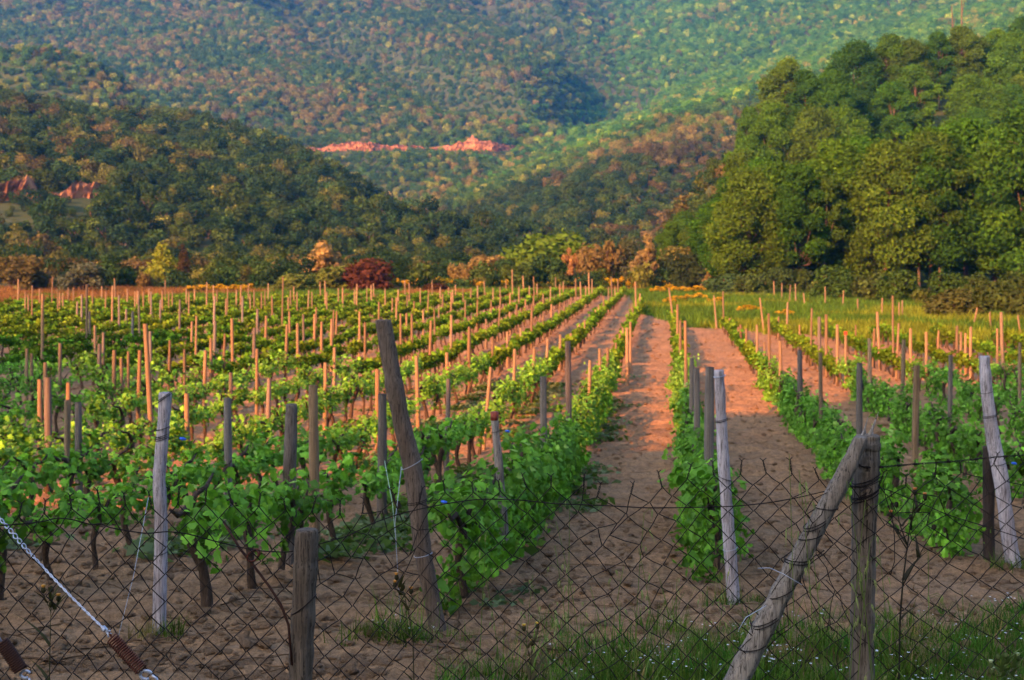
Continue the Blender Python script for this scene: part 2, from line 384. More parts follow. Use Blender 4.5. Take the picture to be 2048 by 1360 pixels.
# ------------------------------------------------------------------ earth cuts of the hill tracks
def cut(name, pts, dlo, dhi, label, seed):
    """an eroded earth bank above a hillside track: pts = (px, foot py, height m)"""
    mb = MB(); P = []
    pxs = np.arange(pts[0][0], pts[-1][0] + 1, 2.5); ft = np.interp(pxs, [p[0] for p in pts], [p[1] for p in pts]); hh = np.interp(pxs, [p[0] for p in pts], [p[2] for p in pts])
    dd = np.arange(dlo, dhi, 1.0); last = None
    for px, fy, h in zip(pxs, ft, hh):
        z = ground_big((px - CX) * dd / F, dd); py = HY - F * (z - ZC) / dd
        ok = np.where(py <= fy)[0]; d = dd[ok[0]] if len(ok) else (last or dhi)
        if last is not None: d = .5 * last + .5 * d
        last = d; P.append((px, d, h))
    P = np.array(P); n = len(P); X = (P[:, 0] - CX) * P[:, 1] / F; z = ground_big(X, P[:, 1]); rows = []
    rg = np.random.default_rng(seed)
    for j, (dy, u) in enumerate(((-2.2, -.35), (-1.6, .05), (-.9, .35), (-.2, .65), (.7, .9), (2.2, 1.0), (4.5, .7))):
        jit = rg.uniform(-.5, .5, n) * (1.3 if 0 < j < 6 else .2)
        hz_ = P[:, 2] * u * (1 + .55 * fbm(P[:, 0] / 9, P[:, 0] * 0 + j * .35, seed, 4)) if u > 0 else -1.5
        rows.append(np.stack([X, P[:, 1] + dy + jit, z + hz_], 1))
    V = np.concatenate(rows); Fs = [(j * n + i, j * n + i + 1, (j + 1) * n + i + 1, (j + 1) * n + i) for j in range(6) for i in range(n - 1)]
    mb.add(V, Fs); o = link(name, mb.mesh(name, M['earth'], smooth=False)); setting(o); return P
CUTS = [cut('hillside_track', [(478, 303, 1.6), (560, 303, 1.8), (650, 302, 1.6), (664, 301, 2.6), (690, 301, 3.4), (745, 300, 3.6), (760, 300, 2.2), (835, 300, 2.0), (850, 300, .8), (885, 300, 1.4), (915, 300, 3.8), (940, 300, 5.6), (960, 300, 4.4), (1000, 299, 2.4), (1030, 297, 1.5)], 470, 900, '', 1),
        cut('lower_hillside_track', [(-90, 398, 2.2), (10, 397, 2.4), (50, 396, 2.7), (66, 396, .5), (78, 396, .5), (90, 396, 1.2), (118, 395, .4), (145, 395, 2.3), (190, 393, 2.0), (204, 393, .2)], 140, 330, '', 2)]
print('cuts', CUTS[0][::20].tolist(), CUTS[1][::20].tolist())

# ------------------------------------------------------------------ woods on the hills (one mass, far off)
hill_protos = []
for s in range(7):
    rng = np.random.default_rng(100 + s)
    hill_protos.append(crown_mesh('hill_tree_crown', dome_blobs(rng, 9, 1.0, rng.uniform(.75, 1.15), .2), 620, .072, M['far_leaf'], 200 + s, .6, .9))
def hill_points():
    out = []
    for y0, y1, sp in ((112, 230, 3.0), (230, 400, 3.4), (400, 650, 3.3), (650, 1000, 4.0), (1000, 1500, 5.5)):
        w = y1 * .62
        gx, gy = np.meshgrid(np.arange(-w, w, sp), np.arange(y0, y1, sp))
        gx = gx + RNG.uniform(-.48, .48, gx.shape) * sp; gy = gy + RNG.uniform(-.48, .48, gy.shape) * sp
        k = np.abs(gx) < gy * .60 + 15
        out.append(np.stack([gx[k], gy[k], np.full(k.sum(), sp)], 1))
    sp = 1.8; gx, gy = np.meshgrid(np.arange(-140, 140, sp), np.arange(106, 236, sp)); gx = gx + RNG.uniform(-.5, .5, gx.shape) * sp; gy = gy + RNG.uniform(-.5, .5, gy.shape) * sp
    k = np.abs(gx) < gy * .58; out.append(np.stack([gx[k], gy[k], np.full(k.sum(), .5)], 1))     # scrub of the valley floor
    return np.concatenate(out)
HP = hill_points(); hz = ground_big(HP[:, 0], HP[:, 1])
# keep what a viewer near the fence can see over the nearer ridges
az = np.linspace(-.66, .66, 1000); ds = np.geomspace(100, 1600, 420)
AZ, DS = np.meshgrid(az, ds); EZ = (ground_big(AZ * DS, DS) + 1.5 - ZC) / DS
HOR = np.maximum.accumulate(EZ, 0)
ia = np.clip(((HP[:, 0] / HP[:, 1] + .66) / 1.32 * 999).astype(int), 0, 999)
idd = np.clip(np.searchsorted(ds, HP[:, 1] - 8) - 1, 0, 419)
vis = (hz + 5.5 - ZC) / HP[:, 1] > HOR[idd, ia] - .004
top = (hz - ZC) / HP[:, 1] < (HY + 170) / F
PXH = CX + F * HP[:, 0] / HP[:, 1]; PYH = HY - F * (hz - ZC) / HP[:, 1]
# keep bare: the earth road cuts and the grove's own ground
bare = np.zeros(len(HP), bool); cutz = bare.copy()
for P in CUTS:                                  # nothing grows on the cut itself nor just below it
    dc = np.interp(PXH, P[:, 0], P[:, 1], left=-99, right=-99); hc = np.interp(PXH, P[:, 0], P[:, 2])
    cutz |= (HP[:, 1] > dc - np.where(dc > 400, 5, 13) - np.minimum(hc, 3) * 2.2) & (HP[:, 1] < dc + 3) & (hc > .9)
bare |= (hz < .2) & (HP[:, 1] < 125) & (HP[:, 2] > 1)
low = (hz < 2.5) & (HP[:, 1] < 236) & (PXH > 60) & (HP[:, 2] < 1)
bare |= ((HP[:, 2] < 1) & ~low) | ((HP[:, 2] > 1) & (hz < 2.5) & (HP[:, 1] < 230) & (PXH > 60) & (RNG.uniform(0, 1, len(HP)) < .7))
grove = (HP[:, 0] > 10 + .02 * HP[:, 1]) & (HP[:, 1] < 215) & (PXH > 1462) & (PXH < 2120)
bare |= cutz & (RNG.uniform(0, 1, len(HP)) < .35)
k = vis & top & ~bare & ~grove
HP, hz, PXH, PYH, low = HP[k], hz[k], PXH[k], PYH[k], low[k]; cutz = cutz[k]
n = len(HP)
zone = fbm(HP[:, 0] / 45, HP[:, 1] / 45, 41, 3); rnd = RNG.uniform(0, 1, n)
east = (HP[:, 0] + RNG.normal(size=n) * 16 > np.interp(HP[:, 1], [200, 400, 700, 950, 1300], [0, 0, 12, 62, 90]))
BROWN = np.array([[.105, .092, .032], [.086, .082, .028], [.125, .100, .038], [.070, .068, .028]])
GREEN = np.array([[.040, .078, .018], [.030, .068, .022], [.056, .092, .018], [.024, .054, .022]])
YEL = np.array([[.13, .15, .030], [.11, .125, .03]])
kb = RNG.integers(0, 4, n)
pb = np.where(east, .06 + .5 * (zone - .05), np.where(HP[:, 1] < 440, .13 + .8 * zone, .35 + .75 * zone))
pb = np.where((HP[:, 1] < 560) & (PXH > 1090) & (PYH > 230 + .3 * (1450 - PXH)), .28 + .8 * zone, pb)
pb = pb - .035 * gully(HP[:, 0], HP[:, 1])  # greener trees in the gullies, standing in for gully shade
pb = np.where((HP[:, 1] < 420) & (PXH > 420) & (PXH < 1050), pb - .42, pb)  # green trees of the valley bottom, also painted in for its shade
tint = np.where((rnd < pb)[:, None], BROWN[kb], GREEN[kb])
yl = RNG.uniform(0, 1, n) < np.where(east, .045, .09); tint[yl] = YEL[kb[yl] % 2]
tint = np.where(east[:, None] & (HP[:, 1] > 500)[:, None], tint * np.array([1.25, 1.55, 1.1]), tint)
tint = tint * RNG.uniform(.72, 1.3, (n, 1))
size = HP[:, 2] * RNG.uniform(.75, 1.38, n)
size = np.where(cutz, 1.0 + .9 * RNG.uniform(0, 1, n), size)
size = np.where(low, 1.0 + 1.9 * RNG.uniform(0, 1, n) ** 2, size)
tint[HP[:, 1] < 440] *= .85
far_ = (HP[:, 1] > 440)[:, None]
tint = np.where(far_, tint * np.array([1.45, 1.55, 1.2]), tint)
pick, spin, tall = RNG.integers(0, 7, n), RNG.uniform(0, 6.28, n), size * RNG.uniform(.8, 1.15, n)
# the trees that show largest, at the foot of the hill, stand as trees of their own
seen = np.where(low | (np.abs(PXH - 1024) > 1040), 0, size / HP[:, 1]); big = np.argsort(-seen)[:240]; big = big[seen[big] > 0]; tint[big] *= .85
own = []
for me in hill_protos:
    c = me.copy(); c.name = 'hillside_tree'; c.materials.clear(); c.materials.append(M['tree_leaf']); own.append(c)
tb = MB(); tb.tube([(0, 0, -.15), (.01, 0, .2), (-.01, .02, .5)], [.05, .04, .02], 6)
for a in range(5): tb.tube([(0, 0, .2), (math.cos(a * 1.26) * .14, math.sin(a * 1.26) * .14, .42), (math.cos(a * 1.26) * .26, math.sin(a * 1.26) * .26, .58)], [.022, .014, .006], 5)
own_trunk = tb.mesh('hillside_trunk', M['tbark'])
HILLSIDE = [(i, float(HP[i, 0]), float(HP[i, 1]), float(hz[i]), float(size[i]), float(tall[i]), int(pick[i]), tuple(tint[i]), float(PXH[i])) for i in big]
tq = np.sort(HP[big, 1])[[len(big) // 5 * k for k in range(1, 5)]]; tiers = {}
for i, x, y, z, sz, tl, pk_, tn, pxh in sorted(HILLSIDE, key=lambda h: h[8]):
    tier = int(np.searchsorted(tq, y, 'right')); tiers[tier] = tiers.get(tier, 0) + 1
    o = empty('hillside_tree', (x, y, z - .12 * sz), float(spin[i])); o.scale = (sz, sz, tl); c = link('crown', own[pk_], o); c.color = (*tn, 1); link('trunk', own_trunk, o)
    hue = 'brown' if tn[0] > tn[1] else 'yellow green' if tn[0] > .07 else 'dark green' if tn[1] < .055 else 'green'
    tag(o, '%s tree %s of the wooded hill, %s counting toward the grove' % (hue, ('at the very foot', 'on the second tier', 'on the third tier', 'on the fourth tier', 'on the fifth tier')[tier], nth(tiers[tier])), 'tree', 'trees low on the wooded hill')
m_ = np.ones(n, bool); m_[big] = False
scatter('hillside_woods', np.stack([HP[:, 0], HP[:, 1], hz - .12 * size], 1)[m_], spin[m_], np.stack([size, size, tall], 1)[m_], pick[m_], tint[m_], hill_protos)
print('hill trees', n)
# unseen trees added on the shade bank to fray its shadow edge
bx = RNG.uniform(-70, 60, 420); by = RNG.uniform(-46, -38, 420)
scatter('shade_caster_woods', np.stack([bx, by, ground_big(bx, by) - .6], 1), RNG.uniform(0, 6.28, 420), RNG.uniform(2.2, 3.6, 420),
        RNG.integers(0, 7, 420), np.repeat(GREEN[:1], 420, 0), hill_protos)

# ------------------------------------------------------------------ grape vines
LEAF = np.array([(0, -.42), (.16, -.5), (.42, -.34), (.34, -.12), (.52, .08), (.30, .14), (.22, .40), (0, .58), (-.22, .40), (-.30, .14), (-.52, .08), (-.34, -.12), (-.42, -.34), (-.16, -.5)])
def vine_leaves(mb, p, d, l, size, rng):
    """lobed leaves, each a cupped fan"""
    for i in range(len(p)):
        nrm = d[i] / (np.linalg.norm(d[i]) + 1e-9); u = np.cross(nrm, rng.normal(size=3)); u /= np.linalg.norm(u); w = np.cross(nrm, u)
        s = size * rng.uniform(.55, 1.25); cup = rng.uniform(-.25, .35)
        r2 = (LEAF ** 2).sum(1)
        V = p[i] + s * (np.outer(LEAF[:, 0], u) + np.outer(LEAF[:, 1], w) - np.outer(r2 * cup, nrm) - np.outer(np.abs(LEAF[:, 0]) * .25, nrm))
        c = p[i] + s * .06 * nrm
        V = np.vstack([c, V]); m = len(LEAF)
        mb.add(V, [(0, 1 + j, 1 + (j + 1) % m) for j in range(m)], l[i])
def vine_trunk_mesh(seed, h, bushy=False):
    rng = np.random.default_rng(seed); mb = MB()
    lean = rng.uniform(-.10, .14, 2); k = 9; t = np.linspace(0, 1, k)
    pts = np.stack([lean[0] * t + .035 * np.sin(t * rng.uniform(4, 7) + rng.uniform(0, 6)) * t, .045 * np.sin(t * rng.uniform(3, 6) + rng.uniform(0, 6)) * t + lean[1] * t * .7, -.06 + (h + .06) * t], 1)
    rad = np.interp(t, [0, .12, .5, .85, 1], [.036, .027, .021, .030, .022]) * rng.uniform(.9, 1.25)
    mb.tube(pts, rad, 8, rough=.16, seed=seed)
    top = pts[-1]
    for a in (-1, 1):
        L = rng.uniform(.16, .30); e = top + np.array([rng.uniform(-.04, .04), a * L, rng.uniform(.06, .16)])
        mid = (top + e) / 2 + np.array([rng.uniform(-.03, .03), 0, .05])
        mb.tube([top - [0, 0, .02], mid, e, e + [0, a * .12, .05]], [.019, .016, .013, .007], 6, rough=.15, seed=seed + a + 9)
    return mb.mesh('vine_trunk', M['bark'])
def vine_foliage_mesh(seed, bushy, nleaf, size=.088):
    rng = np.random.default_rng(seed); mb = MB()
    P, D, Lv = [], [], []
    nsh = 9 if not bushy else 17
    zc = .43 if not bushy else .40
    for s in range(nsh):                      # shoots rise from the arms, leaves all along them
        y = rng.uniform(-.40, .40); x = rng.normal() * .07; z0 = zc + rng.uniform(-.08, .06)
        if bushy: z0 = rng.uniform(.06, .52)
        L = rng.uniform(.07, .23) if not bushy else rng.uniform(.14, .32)
        dirv = np.array([rng.normal() * .38, rng.normal() * .38, 1.0 if rng.uniform() > (.05 if not bushy else .22) else -.5]); dirv /= np.linalg.norm(dirv)
        m = nleaf // nsh; t = rng.uniform(.0, 1, m) ** .8
        base = np.array([x, y, z0]) + np.outer(t * L, dirv) + rng.normal(size=(m, 3)) * np.array([.055, .055, .042])
        P.append(base); out = base - np.array([0, y, zc]); D.append(out / (np.linalg.norm(out, axis=1)[:, None] + .05) * .8 + rng.normal(size=(m, 3)) * .55 + [0, 0, .45])
        shoot = rng.uniform(.05, .75)
        Lv.append(np.clip(shoot + rng.uniform(-.2, .2, m) + (t > .93) * .40, 0, 1))
    P, D, Lv = np.concatenate(P), np.concatenate(D), np.concatenate(Lv)
    P[:, 2] = np.maximum(P[:, 2], .05)
    vine_leaves(mb, P, D, Lv, size, rng)
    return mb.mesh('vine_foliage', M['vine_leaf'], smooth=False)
V_TR = [vine_trunk_mesh(300 + i, .41 + .02 * (i % 3)) for i in range(6)]
V_FO = [vine_foliage_mesh(320 + i, False, 176, .065) for i in range(6)]
V_BU = [vine_foliage_mesh(340 + i, True, 430, .066) for i in range(4)]
def far_vine(seed):
    rng = np.random.default_rng(seed); k = 118
    p = np.stack([rng.normal(size=k) * .062, rng.uniform(-.40, .40, k), .415 + rng.normal(size=k) * .055 + .05 * np.sin(np.arange(k))], 1)
    d = p - [0, 0, .45]; d = d + rng.normal(size=d.shape) * .25 + [0, 0, .2]
    V, Qd = leaf_cloud(p, d, .085, rng)
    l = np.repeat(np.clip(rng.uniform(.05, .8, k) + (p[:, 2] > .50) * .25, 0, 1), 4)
    t = np.linspace(0, 1, 4); a = np.arange(5) * 1.2566; px = rng.uniform(-.06, .1)
    T = np.concatenate([np.stack([px * q + .03 * np.sin(q * 5 + seed) + np.cos(a) * .024, rng.uniform(-.03, .03) * q + np.sin(a) * .024, np.full(5, -.05 + .45 * q)], 1) for q in t])
    TQ = np.array([(i * 5 + j, i * 5 + (j + 1) % 5, i * 5 + 5 + (j + 1) % 5, i * 5 + 5 + j) for i in range(3) for j in range(5)]) + len(V)
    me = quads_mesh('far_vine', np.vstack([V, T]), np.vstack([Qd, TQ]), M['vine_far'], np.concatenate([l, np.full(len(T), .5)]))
    me.materials.append(M['bark']); me.polygons.foreach_set('material_index', np.r_[np.zeros(len(Qd), int), np.ones(len(TQ), int)].astype(np.int32)); return me
FARV = [far_vine(360 + i) for i in range(6)]

LEFT = [-1.27 - 1.46 * i for i in range(46)]
RIGHT = [.37, 2.25, 3.95, 5.6, 7.2, 8.9, 10.5, 12.1, 13.7, 15.3, 17, 18.6, 20.2, 21.8]
ROWS = [(x, 'hill', i + 1) for i, x in enumerate(LEFT)] + [(x, 'grove', i + 1) for i, x in enumerate(RIGHT)]
def row_start(x0): return 8.9 if x0 < 0 else float(np.interp(x0, [0, .37, 2.25, 4, 22], [9, 9.9, 11.0, 11.2, 12]))
def in_frame(X, Y, m=60): return -m < CX + F * X / Y < 2048 + m
vines = []
for x0, side, rn in ROWS:
    y = row_start(x0) + .02; i = 1; e = float(row_end(x0)); rg = np.random.default_rng(int(x0 * 100) & 0xffff)
    if abs(x0 + 2.73) < .1: y = 8.65
    while y < e:
        yy = y + rg.uniform(-.08, .08); X = x0 + ROW * yy + rg.normal() * .025
        if in_frame(X, yy, 480) and not (rg.uniform() < .07 and yy > 10): vines.append((yy, X, x0, side, rn, i))
        i += 1; y += .72
vines.sort(); near = [v for v in vines if in_frame(v[1], v[0], 25)][:300]; near_set = set(near); rest = [v for v in vines if v not in near_set]
print('vines', len(vines), 'near to', near[-1][0])
SIDE = {'hill': 'on the hill side', 'grove': 'on the grove side'}
vr = random.Random(5)
for y, X, x0, side, rn, i in near:
    bushy = (rn == 1 and side == 'hill') or (side == 'grove' and rn <= 2) or (side == 'grove' and vr.random() < .45)
    v = empty('grape_vine', (X, y, gz(X, y)), -ROW + vr.choice((0, math.pi)))
    s = vr.uniform(.92, 1.14); v.scale = (s * (.92 if bushy else 1), s, s * (vr.uniform(.95, 1.15) if not bushy else vr.uniform(1.0, 1.12)))
    look = 'bushy' if bushy else 'short'
    tag(v, '%s grape vine, %s from the fence, %s row from the lane, %s side' % (look, nth(i), nth(rn), side), 'grape vine', 'grape vines in the rows')
    link('trunk', V_TR[vr.randrange(6)], v)
    link('foliage', V_BU[vr.randrange(4)] if bushy else V_FO[vr.randrange(6)], v)
A = np.array([(X, y) for y, X, *_ in rest]); n = len(A)
zz = ground(A[:, 0], A[:, 1])
vt = np.array([.064, .155, .014]) * RNG.uniform(.8, 1.2, (n, 1)) * np.where(RNG.uniform(0, 1, n) < .22, 1.0, 1.0)[:, None]
vt[:, 0] *= RNG.uniform(.85, 1.55, n)
sv = RNG.uniform(.9, 1.16, n)
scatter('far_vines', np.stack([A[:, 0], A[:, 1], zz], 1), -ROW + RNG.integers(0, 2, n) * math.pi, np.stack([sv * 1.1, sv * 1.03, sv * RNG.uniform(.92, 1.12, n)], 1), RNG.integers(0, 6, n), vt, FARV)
# trellis wires of the nearer rows
for x0, side, rn in ROWS:
    if (side == 'hill' and rn <= 9) or (side == 'grove' and rn <= 3):
        y0 = row_start(x0) - .6; mb = MB()
        for h in (.47,):
            yy = np.arange(y0, min(30, row_end(x0)), .9); xx = x0 + ROW * yy
            mb.tube(np.stack([xx, yy, ground_big(xx, yy) + h + .015 * np.sin(yy * 2)], 1), .0022, 4)
        w = link('trellis_wire', mb.mesh('trellis_wire', M['wire']))
        tag(w, 'thin dark training wire of the %s row from lane, %s side' % (nth(rn), side), 'wire', 'training wires of the vine rows')

# ------------------------------------------------------------------ stakes
STK = {}
# read off the photograph: x y of the top, x of the foot, lowest visible y, [g = weathered grey]
STK[(0, 500, 2.926)] = """108 170 103 315;308 155 303 310;187 208 186 415;148 245 147 345;165 262 165 350;232 225 232 300;250 230 245 660;401 220 401 290;430 222 432 305;505 195 508 510;478 262 476 420 g;
455 300 450 390 g;338 240 338 300;350 250 350 310;368 255 368 330;541 235 541 320;595 212 595 275;618 245 615 345;671 165 676 305;657 210 655 430;696 265 697 450 g;745 225 745 300;740 345 738 440 g;778 358 776 510 g;
527 358 529 520 g;553 442 556 540;605 482 602 660 g;580 550 577 740 g;789 240 789 300;803 238 803 310;813 240 818 510;840 242 840 300;873 225 873 300;882 245 883 360 g;951 240 951 300;968 175 967 300;1008 243 1008 300;940 290 935 420 g;
988 245 988 300;1054 290 1050 480 g;1090 225 1090 310;1105 245 1104 385;1140 230 1140 300;1210 190 1208 330;1248 205 1250 300;1270 232 1270 300;1258 270 1252 450 g;1333 215 1330 370;1325 285 1325 370;1383 232 1383 290;1409 205 1407 325;
1422 270 1418 430 g;1456 195 1450 310;1464 258 1466 350;1487 235 1487 290;1530 250 1530 300;1552 230 1552 290;1571 195 1567 320;1592 268 1596 370;1655 155 1650 420;1508 345 1506 440 g;1688 275 1688 350;1702 235 1700 315;1720 215 1722 290;
1738 245 1738 295;1808 235 1800 370;1825 245 1825 290;1874 185 1878 290;1902 180 1905 350;1913 245 1913 300;1850 335 1850 400;1980 225 1980 290;2006 220 2008 350;155 577 153 690;187 605 188 760;270 658 255 870;237 757 236 940;
278 748 290 1170 g;388 880 395 1250;455 893 466 1346 g;355 545 350 610;395 778 397 830;673 585 665 790;710 632 722 800;754 592 753 690;815 587 805 900;855 430 895 1040;880 475 884 640 g;995 527 985 730;1081 580 1080 730;1122 418 1118 555;
1150 385 1142 620;1206 588 1195 790;1234 515 1234 570;1258 418 1250 640 g;1358 400 1365 700;1315 495 1305 540;1096 838 1100 1080;1352 718 1350 870 g;1333 865 1342 1140 g;1490 455 1485 575 g;1557 385 1550 530;1505 578 1502 700;1577 750 1568 930 g;
1680 435 1670 780;1743 427 1745 640;1776 375 1780 560 g;1695 358 1700 450;1843 375 1840 490;1883 420 1883 470;1903 660 1902 890;1953 350 1948 570;1943 403 1940 600;1972 358 1965 500;1958 570 1955 690;1834 793 1845 1340"""
STK[(600, 500, 2.926)] = """334 198 330 330;320 230 320 300;347 360 347 550;392 210 392 290;417 205 420 340;430 195 432 290;382 423 380 770;462 303 460 400;455 695 455 950;498 225 500 300;540 280 540 340;575 232 575 280;566 278 562 415;613 178 615 290;
638 192 641 290;627 262 627 320;590 372 590 680;654 372 656 540;667 300 667 370;623 370 623 440;705 222 706 300;721 348 722 430;752 230 745 370;774 178 772 290;785 342 793 490;814 318 814 390;768 412 755 640;822 218 822 280;836 255 836 310;
870 218 870 270;895 230 895 280;909 203 909 250;885 245 882 370;886 380 880 590;858 600 860 740;868 755 855 1010 g;684 620 693 1030;954 222 958 320;967 292 968 450;1000 220 1000 270;1040 208 1040 260;1040 290 1035 415;993 450 990 670;
1078 180 1084 270;1130 222 1130 280;1118 295 1118 360;1090 405 1088 500;1172 215 1172 265;1175 265 1155 460;1207 170 1205 240;1242 115 1246 245;1230 250 1230 300;1229 362 1229 430;1270 318 1268 415;1281 215 1281 265;1305 150 1312 270;
1319 290 1319 370;1342 210 1342 260;1366 155 1372 250;1388 195 1388 250;1367 270 1367 340;1359 322 1355 500;1213 478 1214 540;1128 507 1120 620;1117 685 1075 900;1290 455 1292 540;1256 580 1246 820;1370 575 1362 750;1450 520 1438 715;
1425 365 1425 440;1473 318 1470 445;1496 160 1497 260;1520 200 1520 250;1541 185 1541 250;1467 215 1463 290;1518 330 1518 390;1547 300 1547 360;1423 255 1423 310;1523 495 1518 640;1585 275 1585 340;1585 487 1580 530;1614 165 1617 300;
1640 185 1648 290;1672 210 1672 260;1690 130 1693 250;1709 170 1709 240;1635 450 1632 550;1666 408 1660 520;1695 395 1695 460;1728 348 1726 440;1748 322 1745 420;1568 535 1580 985 g;1425 742 1430 1020 g;1698 645 1690 910;1752 577 1758 815;
1800 572 1797 730;1850 543 1848 670;1873 488 1878 620;1890 495 1890 560;1915 455 1915 560;1933 420 1933 500;1948 332 1945 480;1963 185 1968 350;1990 255 1985 370;1778 270 1776 360;1805 218 1808 310;1822 155 1828 260;1843 210 1843 260;
1860 170 1862 230;490 840 478 1110 g"""
STK[(1300, 500, 2.738)] = """103 207 133 400;150 297 150 480;165 385 165 480;192 387 200 800;232 592 228 880 g;255 650 262 950 g;325 640 320 1230 g;350 248 365 415;400 225 405 430;438 390 437 470;483 420 483 530;498 408 498 520;529 430 530 575;
585 410 588 610;627 505 624 680;602 262 625 480;648 347 658 500;703 365 702 480;713 497 715 670;755 285 748 555;820 410 819 520;887 318 880 565;930 365 928 490 g;962 352 965 590;1027 408 1028 500;1074 450 1072 780 r;935 562 938 920;820 548 825 740 g;
1127 410 1125 515;1230 430 1222 600;1205 485 1205 640;1243 337 1262 545;1330 250 1333 555;1360 400 1348 640;1430 430 1430 530;1387 490 1380 720;1148 618 1148 880 g;1458 633 1445 1259;1510 448 1512 680;1580 440 1573 540;1683 415 1678 545;
1703 448 1703 640;1730 455 1728 650;1758 420 1755 555;1643 575 1640 960 g;1902 430 1902 560;1925 340 1938 750;2032 507 2025 930"""
# stakes of the old fence line at the foot of the grove and in the meadow: these stand free of the rows
FREE = """405 152 405 215;388 180 388 215;440 155 443 210;475 165 476 235;503 165 503 215;540 153 538 225;578 155 577 235;611 165 612 240;632 170 632 230;678 170 680 265;722 182 722 275;770 190 762 300;797 185 798 300;840 240 848 310;960 200 960 310;1060 222 1055 320;
1138 275 1140 350;1272 262 1270 370;1364 295 1364 375;1382 275 1382 370;1792 315 1770 420;1862 340 1866 440;2015 365 2030 465"""
def stake_mesh(seed):
    rng = np.random.default_rng(seed); mb = MB(); k = 11; t = np.linspace(-.08, 1, k)
    a, b = rng.uniform(.02, .14), rng.uniform(0, 6.3)
    pts = np.stack([a * .12 * np.sin(t * rng.uniform(2, 6) + b), a * .12 * np.cos(t * rng.uniform(2, 6) + b), t], 1); pts[:, :2] -= pts[1, :2]
    rad = np.interp(t, [0, 1], [1.08, .9]) * rng.uniform(.93, 1.07, k)
    mb.tube(pts * [9, 9, 1], rad, 10, rough=.07, seed=seed, level=True)      # unit radius, unit height; scaled per stake
    return mb.mesh('stake', M['stake'])
STM = [stake_mesh(400 + i) for i in range(9)]
sr = random.Random(11); placed = []
def free_depth(y, h=1.33):
    d = 40.
    for _ in range(40): d = .5 * d + .5 * (F * (float(np.interp(d, HD, HH)) - h) / max(8., y - HY))
    return float(np.clip(d, 9, 99))
def read(s, ox, oy, sc):
    for r in s.replace('\n', ' ').split(';'):
        w = r.split()
        if len(w) >= 4: yield ox + float(w[0]) / sc, oy + float(w[1]) / sc, ox + float(w[2]) / sc, oy + float(w[3]) / sc, (w[4] if len(w) > 4 else 'o')
for key, s in STK.items():
    for xt, yt, xb, yb, c in read(s, *key):
        best = None
        for x0, side, rn in ROWS:
            q = (xb - CX) / F - ROW
            if abs(q) < 1e-5: continue
            d = x0 / q
            if not (row_start(x0) - .6 < d < row_end(x0) + 1.2): continue
            h = float(np.interp(d, HD, HH)); base = HY + F * h / d
            ht = (base - yt) * d / F; hid = (base - yb) * d / F          # height, and how much of the foot is behind leaves
            cost = abs(ht - 1.36) / .28 + (abs(hid - .5) / .35 if hid > -.12 else 6 + 10 * abs(hid))
            if best is None or cost < best[0]: best = (cost, d, x0, side, rn)
        if best is None or best[0] > 4.2:
            d = free_depth(yt); x0 = (xb - CX) * d / F - ROW * d
            side = 'hill' if x0 < -.4 else 'grove'; rn = 1 + min(range(len(LEFT if side == 'hill' else RIGHT)), key=lambda i: abs((LEFT if side == 'hill' else RIGHT)[i] - x0))
        else: d, side, rn = best[1], best[3], best[4]
        placed.append([side, rn, d, xt, yt, xb, c])
for xt, yt, xb, yb, c in read(FREE, 1300, 500, 2.738):
    d = float(np.clip(F * 3.09 / max(yb - HY, 20), 46, 94)); placed.append(['meadow', 0, d, xt, yt, xb, c])
placed.sort(key=lambda p: (p[0], p[1], p[2])); count = {}
for side, rn, d, xt, yt, xb, c in placed:
    X = (xb - CX) * d / F; z = gz(X, d); zt = ZC - (yt - HY) * d / F; h = float(np.clip(zt - z, .75, 2.1))
    o = link('vine_stake', STM[sr.randrange(9)], None, (X, d, z))
    tilt = math.atan2((xt - xb) * d / F, h); o.rotation_euler = (sr.uniform(-.03, .03), tilt, 0); 
    r = sr.uniform(.028, .040) if c != 'g' else sr.uniform(.032, .045)
    if side == 'meadow': r = .035
    o.scale = (r, r, h / math.cos(tilt))
    base = dict(o=(.270, .192, .118), g=(.20, .178, .160), r=(.270, .192, .118))[c]; f = sr.uniform(.62, 1.2); w = sr.uniform(.95, 1.06)
    o.color = (base[0] * f * w, base[1] * f, base[2] * f / w, 1)
    k = (side, rn); count[k] = count.get(k, 0) + 1
    look = ('tall ' if h > 1.62 else 'short ' if h < 1.1 else '') + ('slanting ' if abs(tilt) > .09 else '') + ('grey' if c == 'g' else 'tan')
    if side == 'meadow':
        tag(o, '%s stake, %s along the old fence line below the grove' % (look, nth(count[k])), 'stake', 'stakes along the grove edge')
    else:
        tag(o, '%s stake, %s from the fence, %s row from lane, %s side' % (look, nth(count[k]), nth(rn), side), 'stake', 'stakes in the vine rows')
    if c == 'r':
        mb = MB(); mb.tube([(0, 0, .955), (0, 0, 1.012)], 1.18, 10)
        link('painted_tip', mb.mesh('painted_tip', M['red']), o)
print('stakes', len(placed), 'row heads', {k: v for k, v in count.items() if v > 14})

